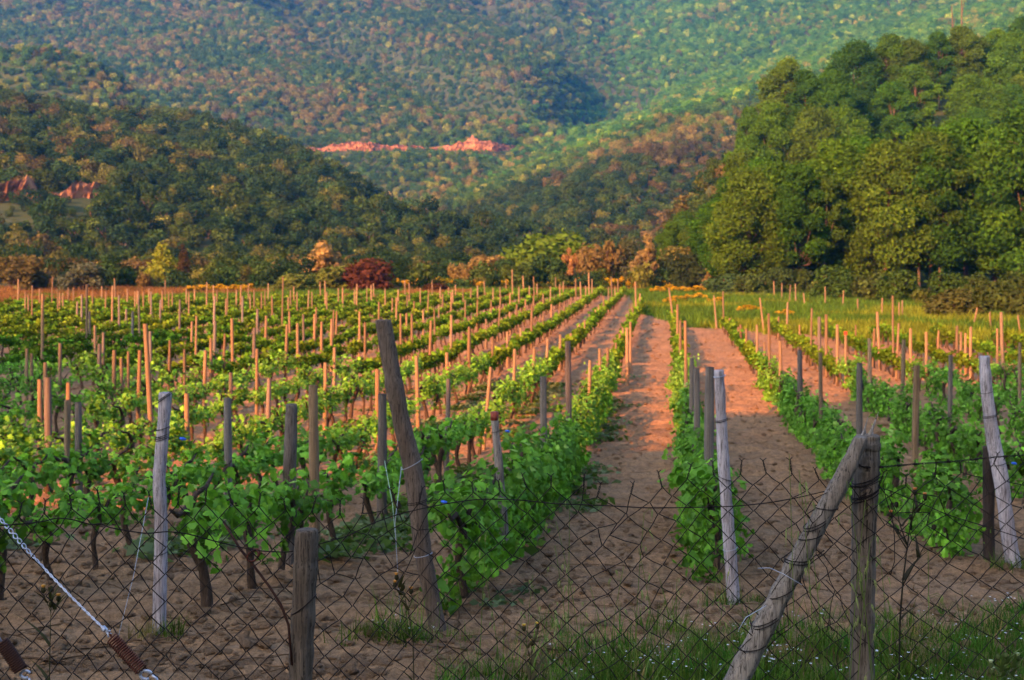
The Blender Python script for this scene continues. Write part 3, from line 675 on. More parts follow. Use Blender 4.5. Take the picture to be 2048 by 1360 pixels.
# ------------------------------------------------------------------ trees of the grove and along the vineyard's far edge
def tree_kind(seed, h, w, nleaf, leaf, trunk_h, r0, nb=15, shell=.62, multi=1, limb0=.30):
    """(trunk mesh, crown mesh): tapered trunk with limbs that reach into separate leaf clumps"""
    rng = np.random.default_rng(seed); tb = MB(); blobs = []
    for q in range(multi):
        off = rng.normal(size=2) * (.0 if multi == 1 else w * .09)
        t = np.linspace(0, 1, 8); bend = rng.normal(size=2) * w * .06
        tp = np.stack([off[0] + bend[0] * t ** 2 + .05 * np.sin(t * 7) * (h / 10), off[1] + bend[1] * t ** 2, -.3 + t * (h * .80 + .3)], 1)
        tb.tube(tp, np.interp(t, [0, .06, .5, 1], [1.5 * r0, r0, .62 * r0, .15 * r0]) / (1 if multi == 1 else 1.35), 9, rough=.08, seed=seed + q)
        for i in range(nb // multi):
            u = (i + .5) / (nb // multi); zc = trunk_h + (h - trunk_h) * (.08 + .86 * u); prof = math.sin(math.pi * min(.97, .16 + .80 * u)) ** .75
            a = i * 2.4 + rng.uniform(-.5, .5); rr = w * .5 * prof * rng.uniform(.35, .82) * (.5 if u > .9 else 1)
            c = np.array([off[0] + math.cos(a) * rr + bend[0] * u, off[1] + math.sin(a) * rr + bend[1] * u, zc]); br = w * rng.uniform(.105, .185)
            blobs.append((*c, br))
            s = np.array([np.interp(max(limb0, u * .8 - .10), t, tp[:, j]) for j in range(3)])
            mid = (s + c) / 2 + np.array([0, 0, -.06 * h * rng.uniform(0, 1)])
            tb.tube([s, mid, c], [r0 * .34, r0 * .22, r0 * .07], 6, rough=.06, seed=seed * 7 + i)
            for e in range(2):
                tb.tube([c, c + rng.normal(size=3) * br * .55], [r0 * .10, r0 * .03], 4)
    return tb.mesh('tree_trunk', M['tbark']), crown_mesh('tree_crown', blobs, nleaf, leaf, M['tree_leaf'], seed + 1, shell, 1.7, .72, .55)
def plant_tree(name, kind, loc, rz, sc, col, label, cat, group=None, part='crown'):
    e = empty(name, loc, rz); e.scale = sc if isinstance(sc, tuple) else (sc, sc, sc)
    tag(e, label, cat, group)
    if kind[0]: link('trunk', kind[0], e)
    c = link(part, kind[1], e); c.color = (*col, 1); return e
GROVE = [tree_kind(500 + i, 11, (7.4, 6.6, 8.2, 6.0, 7.0)[i], 22000, .185, (1.0, 1.6, .7, 2.0, .6)[i], .15, 28) for i in range(5)]
def ground_at(px, d): X = (px - CX) * d / F; return X, d, float(ground_big(np.array([X]), np.array([float(d)]))[0])
gr = random.Random(21)
front = [(1452, 101, .62), (1500, 97, .78), (1552, 104, .86), (1600, 96, .80), (1655, 99, .98), (1716, 103, 1.02), (1770, 97, .95), (1835, 99, 1.05), (1882, 95, .98), (1932, 100, 1.12), (1990, 96, 1.05), (2050, 94, 1.15), (2110, 96, 1.1)]
back = []
for d, p0, step, s0 in ((114, 1480, 66, .95), (130, 1475, 70, 1.0), (147, 1500, 62, 1.0), (164, 1500, 58, 1.0), (182, 1560, 54, 1.0), (200, 1640, 52, 1.0), (218, 1690, 50, .95)):
    px = p0
    while px < 2120:
        back.append((px + gr.uniform(-18, 18), d + gr.uniform(-6, 6), s0 * gr.uniform(.72, 1.1))); px += step * gr.uniform(.85, 1.2)
GCOL = [((.038, .108, .009), 'mid green'), ((.054, .122, .010), 'yellow green'), ((.030, .082, .009), 'dark green'), ((.056, .104, .011), 'olive green'), ((.047, .112, .010), 'fresh green')]
for i, (px, d, s) in enumerate(front):
    col, cn = GCOL[(0, 3, 4, 2, 1, 0, 3, 4, 2, 0, 4, 2, 0)[i]]; f = gr.uniform(.85, 1.15)
    plant_tree('deciduous_tree', GROVE[gr.randrange(5)], ground_at(px, d), gr.uniform(0, 6.28), (s * 1.02, s * 1.02, s), [c * f for c in col],
               '%s tree in the front row of the grove, %s from the valley end' % (cn, nth(i + 1)), 'tree', 'trees of the grove')
SLIM = [tree_kind(540 + i, 11.5, 4.6, 8500, .185, 4.0, .105, 18, limb0=.5) for i in range(2)]
for i, (px, d, s, lab) in enumerate(((1648, 96, .70, 'slim tree with a lit leaning bare trunk at the middle of the grove edge'), (1838, 95, .92, 'slim bare trunked tree, first of three close together at the grove edge'), (1860, 97, .98, 'slim bare trunked tree, middle one of three close together at the grove edge'),
        (1879, 94.5, .95, 'slim bare trunked tree, last of three close together at the grove edge'), (1928, 97, .84, 'slim tree with a short lit trunk near the outer end of the grove'))):
    e = plant_tree('slim_tree', SLIM[i % 2], ground_at(px, d), gr.uniform(0, 6), (s, s, s), (.046, .092, .012), lab, 'tree', 'slim trees at the grove edge')
back += [(2005, 176, .95), (2032, 166, .95), (1988, 190, .95), (2048, 192, 1.0), (2020, 150, .9), (2060, 172, 1.0), (1960, 160, .9), (1343, 126, .52), (1388, 121, .50), (1416, 115, .58), (1436, 112, .74), (1368, 138, .62)]
back.sort(key=lambda b: (round(b[1] / 17), b[0])); cnt = {}
for px, d, s in back:
    X, Y, z = ground_at(px, d); row = int(round(d / 17)) - 5; cnt[row] = cnt.get(row, 0) + 1
    col, cn = GCOL[gr.randrange(5)]; f = gr.uniform(.85, 1.2)
    plant_tree('deciduous_tree', GROVE[gr.randrange(5)], (X, Y, z), gr.uniform(0, 6.28), (s, s, s * gr.uniform(.85, 1.0)), [c * f for c in col],
               '%s tree %s up the grove slope, %s from the valley end' % (cn, nth(row) + ' tier', nth(cnt[row])), 'tree', 'trees of the grove')
# bare dead trunks that stick out of the grove's canopy
for px, d, h, lean, lab in ((1932, 188, 16.5, -.05, 'tall bare dead trunk rising above the grove canopy'), (1908, 190, 13.0, -.03, 'short forked bare dead trunk beside the tall one above the grove')):
    X, Y, z = ground_at(px, d); mb = MB(); t = np.linspace(0, 1, 9)
    mb.tube(np.stack([lean * h * t + .12 * np.sin(t * 9), 0 * t, -.3 + h * t], 1), np.interp(t, [0, 1], [.19, .06]), 8, rough=.1, seed=3)
    mb.tube([(lean * h * .7, 0, h * .7), (lean * h * .7 + .5, .1, h * .86)], [.07, .02], 6)
    o = link('dead_tree', mb.mesh('dead_tree', M['tbark']), None, (X, Y, z)); tag(o, lab, 'dead tree')

SHRUB = {}
def bush_kind(kind, seed, sparse=False):
    key = (kind, seed)
    if key in SHRUB: return SHRUB[key]
    rng = np.random.default_rng(seed); tb = MB()
    w, h = (1.0, .8) if kind == 'low' else (1.0, 1.0) if kind == 'round' else (1.0, 1.7) if kind == 'tall' else (1, 1.5)
    if kind == 'cone': blobs = [(rng.normal() * .06, rng.normal() * .06, h * u, .36 * (1 - u) + .10) for u in np.linspace(.12, .9, 8)] + [(math.cos(a) * .2, math.sin(a) * .2, .3 + .2 * (a % 2), .2) for a in range(6)]
    else: blobs = dome_blobs(rng, 13 if not sparse else 20, w, h, .12)
    if sparse: blobs = [(b[0] * 1.15, b[1] * 1.15, b[2] * 1.05, b[3] * .62) for b in blobs]
    for b in blobs:
        c = np.array(b[:3]); s = np.array([c[0] * .12, c[1] * .12, -.05]); tb.tube([s, (s + c) / 2 + rng.normal(size=3) * .03, c, c + (c - s) * .18 * (1 if sparse else .3)], [.022, .014, .008, .003], 5)
    SHRUB[key] = (tb.mesh('stems', M['tbark']), crown_mesh('bush_crown', blobs, 2600 if not sparse else 1700, .062, M['tree_leaf'], seed + 1, .55, 1.1)); return SHRUB[key]
EDGE = [  # px, base py, width px, height px, kind, sparse, colour, label
 (45, 596, 116, 98, 'round', 1, (0.091, 0.083, 0.032), 'wide brown and olive shrub tree at the outer end of the vineyard edge'),
 (168, 588, 92, 76, 'round', 1, (0.075, 0.095, 0.060), 'grey green olive tree with a dark trunk behind the stakes'),
 (325, 570, 78, 92, 'cone', 0, (0.170, 0.215, 0.022), 'bright yellow green young tree against the dark hillside'),
 (366, 560, 44, 76, 'cone', 0, (0.046, 0.035, 0.016), 'dark reddish brown narrow tree beside the bright yellow green one'),
 (240, 570, 60, 44, 'low', 0, (0.060, 0.070, 0.026), 'low dull green bush between the olive and the bright tree'),
 (425, 566, 46, 52, 'round', 0, (0.085, 0.125, 0.024), 'loose green bush above the broom flowers'),
 (470, 562, 54, 64, 'tall', 0, (0.066, 0.105, 0.022), 'upright green bush behind the yellow broom'),
 (540, 560, 50, 42, 'round', 1, (0.115, 0.102, 0.039), 'small pinkish brown dry bush near the green thicket'),
 (580, 562, 48, 32, 'low', 0, (0.110, 0.180, 0.022), 'small bright green dome bush beside the pink shrub'),
 (640, 562, 122, 88, 'round', 1, (0.164, 0.122, 0.047), 'large pinkish orange dry shrub behind the green thicket'),
 (585, 598, 96, 60, 'low', 0, (0.066, 0.092, 0.020), 'low green bramble thicket in front of the pink shrub'),
 (672, 602, 130, 78, 'low', 0, (0.075, 0.100, 0.020), 'broad green bramble mound in front of the pink shrub'),
 (745, 602, 112, 100, 'round', 0, (.062, .026, .016), 'dark red leaved bush closing the bramble mound'),
 (700, 578, 70, 62, 'round', 0, (0.095, 0.105, 0.022), 'olive green bush between the mound and the red bush'),
 (868, 597, 76, 36, 'low', 0, (0.067, 0.035, 0.016), 'low reddish brush patch in front of the broom'),
 (830, 572, 60, 46, 'low', 0, (0.100, 0.110, 0.024), 'yellowish green low bush behind the red brush'),
 (925, 560, 56, 52, 'round', 1, (0.145, 0.112, 0.036), 'small orange brown dry shrub with twiggy outline'),
 (975, 562, 86, 66, 'round', 1, (0.131, 0.102, 0.036), 'wide orange brown dry shrub with bare twigs on top'),
 (1030, 566, 54, 46, 'low', 0, (0.062, 0.100, 0.022), 'dark green bush at the foot of the round tree'),
 (1085, 570, 150, 124, 'round', 0, (0.092, 0.170, 0.020), 'round leafy green tree at the valley end of the rows'),
 (1062, 574, 44, 40, 'round', 0, (0.110, 0.165, 0.026), 'pale green sapling before the round leafy tree'),
 (1150, 560, 46, 92, 'tall', 1, (0.182, 0.102, 0.039), 'slender orange red dry tree beside the round green tree'),
 (1195, 548, 92, 92, 'round', 1, (0.145, 0.112, 0.039), 'orange brown oak behind the slender orange tree'),
 (1240, 552, 62, 100, 'tall', 0, (0.045, 0.055, 0.026), 'dark green evergreen between two orange trees'),
 (1290, 552, 66, 100, 'tall', 1, (0.137, 0.107, 0.043), 'pinkish orange tree with an upright crown'),
 (1210, 568, 74, 62, 'round', 0, (0.080, 0.110, 0.030), 'green bush under the orange brown oak'),
 (1262, 572, 66, 60, 'round', 0, (0.066, 0.085, 0.024), 'dull green bush under the pinkish tree'),
 (1345, 562, 72, 108, 'tall', 0, (0.110, 0.110, 0.032), 'olive brown tree with a loose upright crown'),
 (1320, 574, 70, 66, 'round', 0, (0.060, 0.080, 0.022), 'dark olive bush beneath the loose olive tree'),
 (1378, 582, 72, 92, 'round', 0, (0.030, 0.048, 0.018), 'very dark green dense bush by the meadow'),
 (1418, 560, 84, 150, 'tall', 1, (0.106, 0.083, 0.025), 'tall rusty brown tree at the corner of the grove'),
 (1418, 584, 48, 66, 'cone', 1, (0.145, 0.107, 0.039), 'small orange pointed shrub at the meadow corner'),
 (1470, 592, 120, 56, 'low', 0, (0.040, 0.080, 0.030), 'low blue green bramble bank along the meadow'),
 (1545, 592, 96, 66, 'low', 0, (0.038, 0.070, 0.022), 'dark green bramble bank under the front grove trees'),
 (1760, 606, 110, 74, 'low', 0, (0.055, 0.085, 0.022), 'broad green understorey bush between bare trunks'),
 (1905, 636, 120, 70, 'low', 0, (0.070, 0.085, 0.024), 'grey green bush spreading into the meadow'),
 (1985, 628, 110, 84, 'low', 0, (0.052, 0.080, 0.020), 'dense green bush at the outer edge of the meadow'),
 (1690, 600, 90, 60, 'low', 0, (0.045, 0.080, 0.020), 'dark leafy bush beside the leaning lit trunk'),
 (2060, 640, 100, 96, 'low', 0, (0.048, 0.072, 0.020), 'dark bush cut by the outer edge of the view'),
 (1672, 602, 90, 84, 'round', 0, (.040, .085, .016), 'tall dark bush closing the grove just past the leaning trunk'),
 (1790, 608, 96, 80, 'round', 0, (.046, .090, .016), 'full bush closing the grove before the three slim trunks'),
 (1905, 616, 80, 88, 'round', 0, (.038, .080, .016), 'full dark bush just beyond the three slim trunks'),
 (1500, 594, 70, 58, 'low', 0, (.050, .085, .022), 'mid green bush behind the first stakes of the old fence line'),
 (1595, 592, 80, 62, 'low', 0, (.045, .075, .018), 'dark bush before the grove near the middle of the old fence line'),
 (1640, 596, 60, 44, 'low', 0, (.075, .105, .022), 'small yellowish bush at the foot of the grove'),
 (1725, 598, 80, 56, 'low', 0, (.040, .070, .018), 'shadowy bush between the leaning trunk and the broad understorey'),
 (1815, 604, 84, 50, 'low', 0, (.062, .100, .020), 'leafy green bush under the tallest bare trunks'),
 (1855, 612, 70, 44, 'low', 0, (.080, .110, .024), 'light green bush in front of the twin bare trunks'),
 (1945, 612, 90, 76, 'low', 0, (.040, .070, .018), 'deep green bush behind the grey green spreading one'),
 (2025, 618, 90, 90, 'round', 0, (.050, .085, .020), 'rounded bush by the last grove trunks')]
for px, by, wp, hp, kind, sp, col, lab in EDGE:
    d = float(np.clip(F * 3.06 / (by - HY), 62, 118)) if by < 586 else float(F * 3.08 / (by - HY))
    if px < 1440 and d < 96: d = 97 + gr.uniform(0, 6)
    if by < 575: d = 112 + gr.uniform(-4, 8)
    kh = {'low': .8, 'round': 1.0, 'tall': 1.7, 'cone': 1.5}[kind]
    X, Y, z = ground_at(px, d); top = ZC - (by - hp - HY) * d / F; h = max(.8, top - z); w = wp * d / F
    col = [c * (1.4 if ('orange' in lab or 'pink' in lab) and 'oak' not in lab else 1.0) for c in col]
    is_tree = 'tree' in lab or 'oak' in lab or 'evergreen' in lab
    plant_tree('edge_tree' if is_tree else 'edge_bush', bush_kind(kind, 700 + gr.randrange(3) + (50 if sp else 0), bool(sp)), (X, Y, z - .1), gr.uniform(0, 6.28), (w * 1.05, w * 1.05, h / kh), col, lab, 'tree' if is_tree else 'bush')
# flowering broom, each clump a bush
bro_f, bro_y = [], []
for i in range(3):
    rng = np.random.default_rng(760 + i); bl = [(b[0] * 1.2, b[1] * 1.2, b[2] * rng.uniform(.6, 1.2), b[3] * .62) for b in dome_blobs(rng, 16, 1.0, .75, .2)]
    bro_f.append(crown_mesh('broom_leaves', bl, 700, .07, M['tree_leaf'], 770 + i, .5, 1.2)); bro_y.append(crown_mesh('broom_blossom', [(b[0], b[1], b[2] + .07, b[3]) for b in bl if b[2] > .2], 700, .060, M['tree_leaf'], 780 + i, .6, 1.4))
BROOM = [(385, 574, 26), (412, 572, 30), (440, 571, 30), (468, 572, 28), (492, 570, 22), (806, 560, 26), (832, 557, 28), (862, 556, 26), (893, 555, 30), (915, 557, 24), (948, 560, 26), (990, 559, 26), (1010, 562, 22), (1205, 556, 24), (1232, 555, 26), (1262, 556, 26), (1292, 557, 24),
         (1325, 562, 30), (1352, 560, 32), (1378, 574, 36), (1140, 560, 24), (1165, 558, 24), (1186, 557, 26), (1410, 572, 24), (1388, 560, 26), (1340, 572, 26), (1315, 575, 22), (1430, 596, 22), (1070, 562, 20), (1110, 561, 22), (1362, 592, 28), (1398, 588, 26), (1495, 612, 44), (1572, 626, 30), (1342, 596, 22)]
bcount = {}
for i, (px, by, wp) in enumerate(sorted(BROOM)):
    d = float(np.clip(F * 3.05 / max(by + 14 - HY, 24), 64, 108)); X, Y, z = ground_at(px, d); w = wp * d / F * 1.5
    zt = ZC - (by - 10 - HY) * d / F; hh = max(.65, (zt - z) / .92)
    e = empty('broom_bush', (X, Y, z), gr.uniform(0, 6)); e.scale = (w, w, hh)
    where = 'at the vineyard edge toward the terraced hill' if px < 600 else 'behind the red brush at the vineyard edge' if px < 1100 else 'at the valley end of the meadow' if px < 1300 else 'in the grassy meadow'
    tag(e, 'yellow flowering broom %s, %s counting toward the grove' % (where, nth(bcount.setdefault(where, 0) + 1)), 'broom bush', 'flowering broom bushes')
    bcount[where] += 1
    k = gr.randrange(3); o = link('foliage', bro_f[k], e); o.color = (.085, .10, .02, 1); o = link('blossom', bro_y[k], e); f = gr.uniform(.75, 1.1); o.color = (.44 * f, .30 * f, .018, 1)


# ------------------------------------------------------------------ posts at the row heads
def px_post(name, pts, d, mat, color, label, cat, seed=0, n=22, sub=9, foot=.25, group=None):
    """a post read off the photograph: (px, py, width px) from top to foot, standing at distance d"""
    P = np.array(pts, float); t = np.linspace(0, len(P) - 1, (len(P) - 1) * sub + 1)
    q = np.stack([np.interp(t, range(len(P)), P[:, j]) for j in range(3)], 1)
    for _ in range(sub // 2): q[1:-1] = (q[:-2] + 2 * q[1:-1] + q[2:]) / 4
    W = np.stack([(q[:, 0] - CX) * d / F, np.zeros(len(q)), ZC - (q[:, 1] - HY) * d / F], 1)
    base = W[-1].copy(); W = W - base; rad = q[:, 2] * d / F / 2
    rg = np.random.default_rng(seed); rad = rad * (1 + .035 * np.interp(np.arange(len(rad)), np.arange(0, len(rad), 3), rg.normal(size=len(range(0, len(rad), 3)))))
    dr = W[-1] - W[-3]; dr /= np.linalg.norm(dr); W = np.vstack([W, W[-1] + dr * foot]); rad = np.append(rad, rad[-1])
    W = np.vstack([W[0] - (W[1] - W[0]) * .0 + [0, 0, .004], W]); rad = np.r_[rad[0] * .86, rad]
    mb = MB(); mb.tube(W[::-1], rad[::-1], n, rough=.05, seed=seed)
    o = link(name, mb.mesh(name, mat), None, (base[0], d, base[2])); o.color = (*color, 1); o.rotation_euler = (0, 0, 0)
    if label: tag(o, label, cat, group)
    return o, W, rad
def ring_on(o, h, W, rad, r=.0022, turns=1, mat='wire', tail=0, name='wire_tie', slope=.1, blue=False):
    """wire wound round a post at height h above its foot, with an optional tail"""
    i = int(np.argmin(np.abs(W[:, 2] - h))); c, rr = W[i], rad[i] * 1.05 + r
    a = np.linspace(0, 6.28 * turns, 20 * turns + 1)
    pts = np.stack([c[0] + rr * np.cos(a), c[1] + rr * np.sin(a), h + .006 * np.sin(a + 1) + .010 * a / 6.28 + slope * rr * np.cos(a)], 1)
    mb = MB(); mb.tube(pts, r, 5)
    if tail: mb.tube([pts[0], pts[0] + [tail * .5, -.01, .012], pts[0] + [tail, -.015, -.004]], r, 5)
    t = link(name, mb.mesh(name, M[mat]), o)
    if blue:
        mb = MB(); e = pts[0] + np.array([tail * .8, -.014, 0]); mb.tube([e + [-.018, 0, .004], e, e + [.018, 0, -.003]], [.006, .010, .006], 6); link('blue_clip', mb.mesh('blue_clip', M['blue']), o)
    return t
PALE, DARK, GREY = (.47, .44, .48), (.150, .115, .090), (.27, .245, .225)
o, W, r = px_post('row_head_post', [(331, 786, 26), (328, 840, 24), (323, 900, 24), (318, 960, 25), (322, 1020, 25), (322, 1100, 26), (320, 1190, 27), (318, 1274, 28)], 7.86, M['post'], PALE, 'pale grey crooked post bent to one side, wrapped with wire, behind the fence', 'post', 31)
ring_on(o, 1.33, W, r, .002, 2, slope=.5); ring_on(o, 1.10, W, r, .002, 3, tail=.10, blue=True); ring_on(o, 1.16, W, r, .002, 1); ring_on(o, .46, W, r, .002, 1)
mb = MB(); g0 = np.array([-.055, 0, .80]); g1 = np.array([-.185, -.25, -.04])
mb.tube([g0, (g0 + g1) / 2 + [.012, 0, -.006], g1], .0018, 5); link('stay_twine', mb.mesh('stay_twine', M['twine']), o)
o, W, r = px_post('row_head_post', [(766, 641, 30), (776, 700, 34), (788, 770, 35), (804, 850, 36), (822, 920, 37), (832, 980, 38), (838, 1040, 36), (846, 1110, 34), (860, 1180, 33), (874, 1250, 32)], 8.1, M['post'], DARK, 'tall dark brown leaning post with white twine, taller than all others', 'post', 32)
ring_on(o, .40, W, r, .0016, 1, 'galv'); ring_on(o, .92, W, r, .0016, 1, 'twine', slope=.4); ring_on(o, .70, W, r, .002, 2, tail=.12, blue=True)
for nm, mt, pts in (('white_twine', 'twine', [(.92, -.20, -.06), (.60, -.235, -.09), (.05, -.20, -.12)]), ('green_twine', 'gtwine', [(.95, -.30, -.02), (.70, -.25, -.06), (.55, -.235, -.09)])):
    mb = MB(); q = []
    for h, x, y in pts: q.append((x, y, h))
    mb.tube(q, .0018, 5); link(nm, mb.mesh(nm, M[mt]), o)
o, W, r = px_post('row_head_post', [(1438, 741, 20), (1441, 800, 21), (1444, 870, 22), (1449, 950, 24), (1455, 1030, 25), (1461, 1110, 26), (1468, 1208, 26)], 8.8, M['post'], PALE, 'straight pale grey post at the head of the first row past the lane', 'post', 33)
ring_on(o, 1.14, W, r, .002, 2); ring_on(o, 1.42, W, r, .003, 1, 'galv', slope=0); ring_on(o, .78, W, r, .002, 1, slope=-.5); ring_on(o, .34, W, r, .0016, 1, 'galv')
o, W, r = px_post('row_head_post', [(1968, 713, 21), (1972, 770, 22), (1980, 840, 25), (1990, 900, 28), (2003, 960, 30), (2010, 1020, 28), (2018, 1080, 29), (2028, 1132, 30)], 10.4, M['post'], PALE, 'pale curved post with blue clips at the head of the second row grove side', 'post', 34)
ring_on(o, 1.10, W, r, .002, 2, tail=-.08, blue=True); ring_on(o, 1.28, W, r, .002, 1); ring_on(o, .75, W, r, .002, 1, tail=.07, blue=True)
px_post('row_head_post', [(1976, 893, 21), (1977, 960, 22), (1977, 1040, 23), (1978, 1128, 23)], 10.62, M['post'], (.050, .038, .032), 'short blackish post standing close behind the pale curved one', 'post', 35)
o, W, r = px_post('row_head_post', [(583, 809, 22), (582, 860, 24), (580, 920, 25), (578, 1000, 26), (576, 1126, 26)], 10.5, M['post'], (.165, .140, .125), 'thick dark grey post rising from the second row on the hill side', 'post', 36)
o, W, r = px_post('row_head_post', [(989, 832, 15), (994, 890, 16), (1001, 960, 17), (1008, 1060, 18), (1012, 1128, 18)], 10.45, M['post'], GREY, 'grey post topped with a rusty red tin in the row beside the lane', 'post', 37)
mb = MB(); mb.tube([W[0] + [0, 0, -.035], W[0] + [0, 0, .028]], .031, 14); link('rusty_tin', mb.mesh('rusty_tin', M['can']), o)
ring_on(o, .98, W, r, .002, 1, tail=.07, blue=True)

# ------------------------------------------------------------------ the road fence: netting, wires, posts, brace
FD = lambda x: np.interp(x, [-60, 300, 700, 1300, 1740, 2110], [4.0, 4.2, 4.45, 4.6, 4.72, 5.0])
TOPX = np.array([-60, 0, 56, 113, 167, 225, 289, 350, 409, 472, 533, 595, 651, 700, 756, 806, 859, 918, 968, 1016, 1052, 1124, 1177, 1237, 1291, 1344, 1401, 1438, 1507, 1562, 1630, 1690, 1735, 1790, 1850, 1900, 1967, 2048, 2110])
TOPY = np.array([1040, 1036, 1031, 1023, 1009, 1009, 1016, 1008, 1006, 1006, 1013, 1020, 1026, 1030, 1020, 1008, 996, 984, 984, 984, 972, 973, 973, 997, 989, 968, 953, 951, 948, 943, 958, 964, 966, 972, 962, 950, 928, 915, 912])
def wpos(px, py, d): return np.array([(px - CX) * d / F, d, ZC - (py - HY) * d / F])
fence = empty('wire_fence', wpos(1024, 1360, 4.55)); fence.location.z = gz(0, 4.55)
FO = np.array(fence.location)
tag(fence, 'rusty chain link fence with two wooden posts and a leaning brace along the road', 'fence')
PIT = 53.5; NI = int(2190 / (PIT / 2)); NJ = 19
rg = np.random.default_rng(77); jx, jy, jd = rg.normal(size=(NI + 2, NJ + 2)) * 1.5, rg.normal(size=(NI + 2, NJ + 2)) * 1.5, rg.normal(size=(NI + 2, NJ + 2)) * .006
def node(i, j):
    x = -70 + i * PIT / 2; sc = np.interp(x, [0, 400, 900, 2048], [1.10, 1.06, .98, .97])
    x = -70 + i * PIT / 2
    y = np.interp(x, TOPX, TOPY) + j * 25.6 * sc
    # the netting is torn and stretched in places
    for cx, cy, rr, ax, ay in ((1262, 1050, 70, 22, 10), (790, 1075, 80, 8, 30), (1200, 985, 60, 18, 6), (1830, 1020, 75, 26, -20), (650, 1150, 60, 10, 14), (1770, 990, 50, -20, 14), (1980, 960, 60, 8, 16)):
        w = math.exp(-((x - cx) ** 2 + (y - cy) ** 2) / rr ** 2); x += ax * w * math.sin(j * 1.9 + i); y += ay * w * math.cos(i * 1.3 + j * .4)
    x += jx[i, j] + 5 * (vnoise(x / 160, y / 160, 61) - .5); y += jy[i, j] + 8 * (vnoise(x / 150, y / 150, 62) - .5)
    if x > 1700: x += (x - 1735) * (.10 + .0 * j)
    return wpos(x, y, float(FD(x)) - .01 + jd[i, j] + .05 * (vnoise(np.array(x / 200.), np.array(y / 200.), 63) - .5)) - FO
net = MB()
for i in range(NI):
    path = []
    for j in range(NJ):
        path.append((i + j % 2, j) if i % 2 == 0 else (i + (j + 1) % 2, j))
    # each wire zigzags down; neighbours hook into one another at the corners
    if i % 2 == 1: path = [(i + 1 - 1 + (1 if j % 2 == 0 else 0), j) for j in range(NJ)]
    pts = []
    for n_, (a, b) in enumerate(path):
        p = node(a, b); side = (1 if (n_ % 2 == 0) == (i % 2 == 0) else -1)
        pts.append(p + np.array([0.0012 * side, .0035 * (1 if n_ % 2 else -1), .0016 * side]))
    q = [pts[0]]
    for a, b in zip(pts[:-1], pts[1:]):
        m = (a + b) / 2; dv = b - a; e = np.array([dv[2], 0, -dv[0]]) * .035
        q += [a + dv * .10 + e * .2 + [0, .002, 0], m + e * rg.uniform(-.6, .9), a + dv * .90 - [0, .002, 0] - e * .2, b]
    net.tube(q, .00165, 5, cap=False)
    if i % 2 == 0:                           # twisted barb at the top corner
        p = node(i, 0); hgt = rg.uniform(.030, .048); lean = rg.normal() * .008
        t = np.linspace(0, 1, 9)
        for s in (0, math.pi):
            tip = np.array([math.cos(s) * .010 * rg.uniform(.4, 1.6), 0, .010]) * 1.0
            c = np.stack([p[0] + lean * t + .0022 * np.cos(t * 9 + s), p[1] + .0022 * np.sin(t * 9 + s), p[2] + hgt * t], 1)
            net.tube(np.vstack([c, c[-1] + tip]), .0015, 5)
nt_ = link('chain_link_netting', net.mesh('chain_link_netting', M['wire']), fence)
def fence_wire(name, pts, r, label, dz=0.0, off=-.02, barbs=False, mat='wire', twist=False):
    P = np.array(pts, float); t = np.linspace(0, len(P) - 1, (len(P) - 1) * 6 + 1)
    q = np.stack([np.interp(t, range(len(P)), P[:, j]) for j in range(2)], 1)
    for _ in range(3): q[1:-1] = (q[:-2] + 2 * q[1:-1] + q[2:]) / 4
    W = np.array([wpos(x, y, float(FD(x)) + off) for x, y in q]) - FO
    mb = MB()
    if twist:
        L = np.arange(len(W)); mm = np.linspace(0, len(W) - 1, len(W) * 5); WW = np.stack([np.interp(mm, L, W[:, j]) for j in range(3)], 1)
        for s in (0, math.pi): mb.tube(WW + np.stack([0 * mm, .0022 * np.cos(mm * 4 + s), .0022 * np.sin(mm * 4 + s)], 1), r, 5)
    else: mb.tube(W, r, 6)
    if barbs:
        g = np.random.default_rng(5)
        for k in range(4, len(W), 5):
            c = W[k]
            for _ in range(4):
                v = g.normal(size=3) * [.4, .6, 1]; v /= np.linalg.norm(v); mb.tube([c - v * .004, c + v * .016], [.0016, .0006], 5)
            mb.tube([c + [-.006, 0, 0], c + [.006, 0, 0]], .0042, 6)
    o = link(name, mb.mesh(name, M[mat]), fence)
    if label: o['label'] = label
    return o
z6 = lambda x, y: (x / 2.926, 900 + y / 2.926)
z7 = lambda x, y: (700 + x / 2.926, 900 + y / 2.926)
z8 = lambda x, y: (1348 + x / 2.926, 900 + y / 2.926)
fence_wire('tension_wire', [(-60, 1056), z6(100, 435), z6(250, 420), z6(330, 397), z6(420, 405), z6(540, 440), z6(590, 428), z6(640, 455), z6(850, 490), z6(980, 476), z6(1100, 490), z6(1280, 540), z6(1500, 590), z6(1700, 600), z6(1870, 550),
      z7(0, 500), z7(120, 432), z7(300, 370), z7(550, 315), z7(760, 286), z7(1000, 292), z7(1200, 315), z7(1430, 322), z7(1760, 340), z7(2040, 335), z8(350, 330), z8(550, 310), z8(720, 280), z8(880, 242), z8(1050, 212), z8(1170, 216)], .0019, 'thin rusty wire threaded through the netting')
fence_wire('barbed_wire', [z8(1040, 66), z8(1100, 100), z8(1170, 104), z8(1300, 92), z8(1400, 83), z8(1650, 66), z8(1830, 46), z8(2048, 30), (2110, 905)], .0014, 'rusty barbed strand from the splintered post', barbs=True, twist=True)
fence_wire('slack_wire', [z8(1160, 214), z8(1250, 232), z8(1420, 300), z8(1600, 380), z8(1800, 440), z8(2048, 520)], .0016, None)
def fence_post(name, pts, d, color, label, seed, n=30):
    o, W, r = px_post(name, pts, d, M['post'], color, None, None, seed, n=n, sub=14, foot=.9)
    o.parent = fence; o.matrix_parent_inverse = Matrix.Translation(-Vector(FO)); o['label'] = label
    return o, W, r
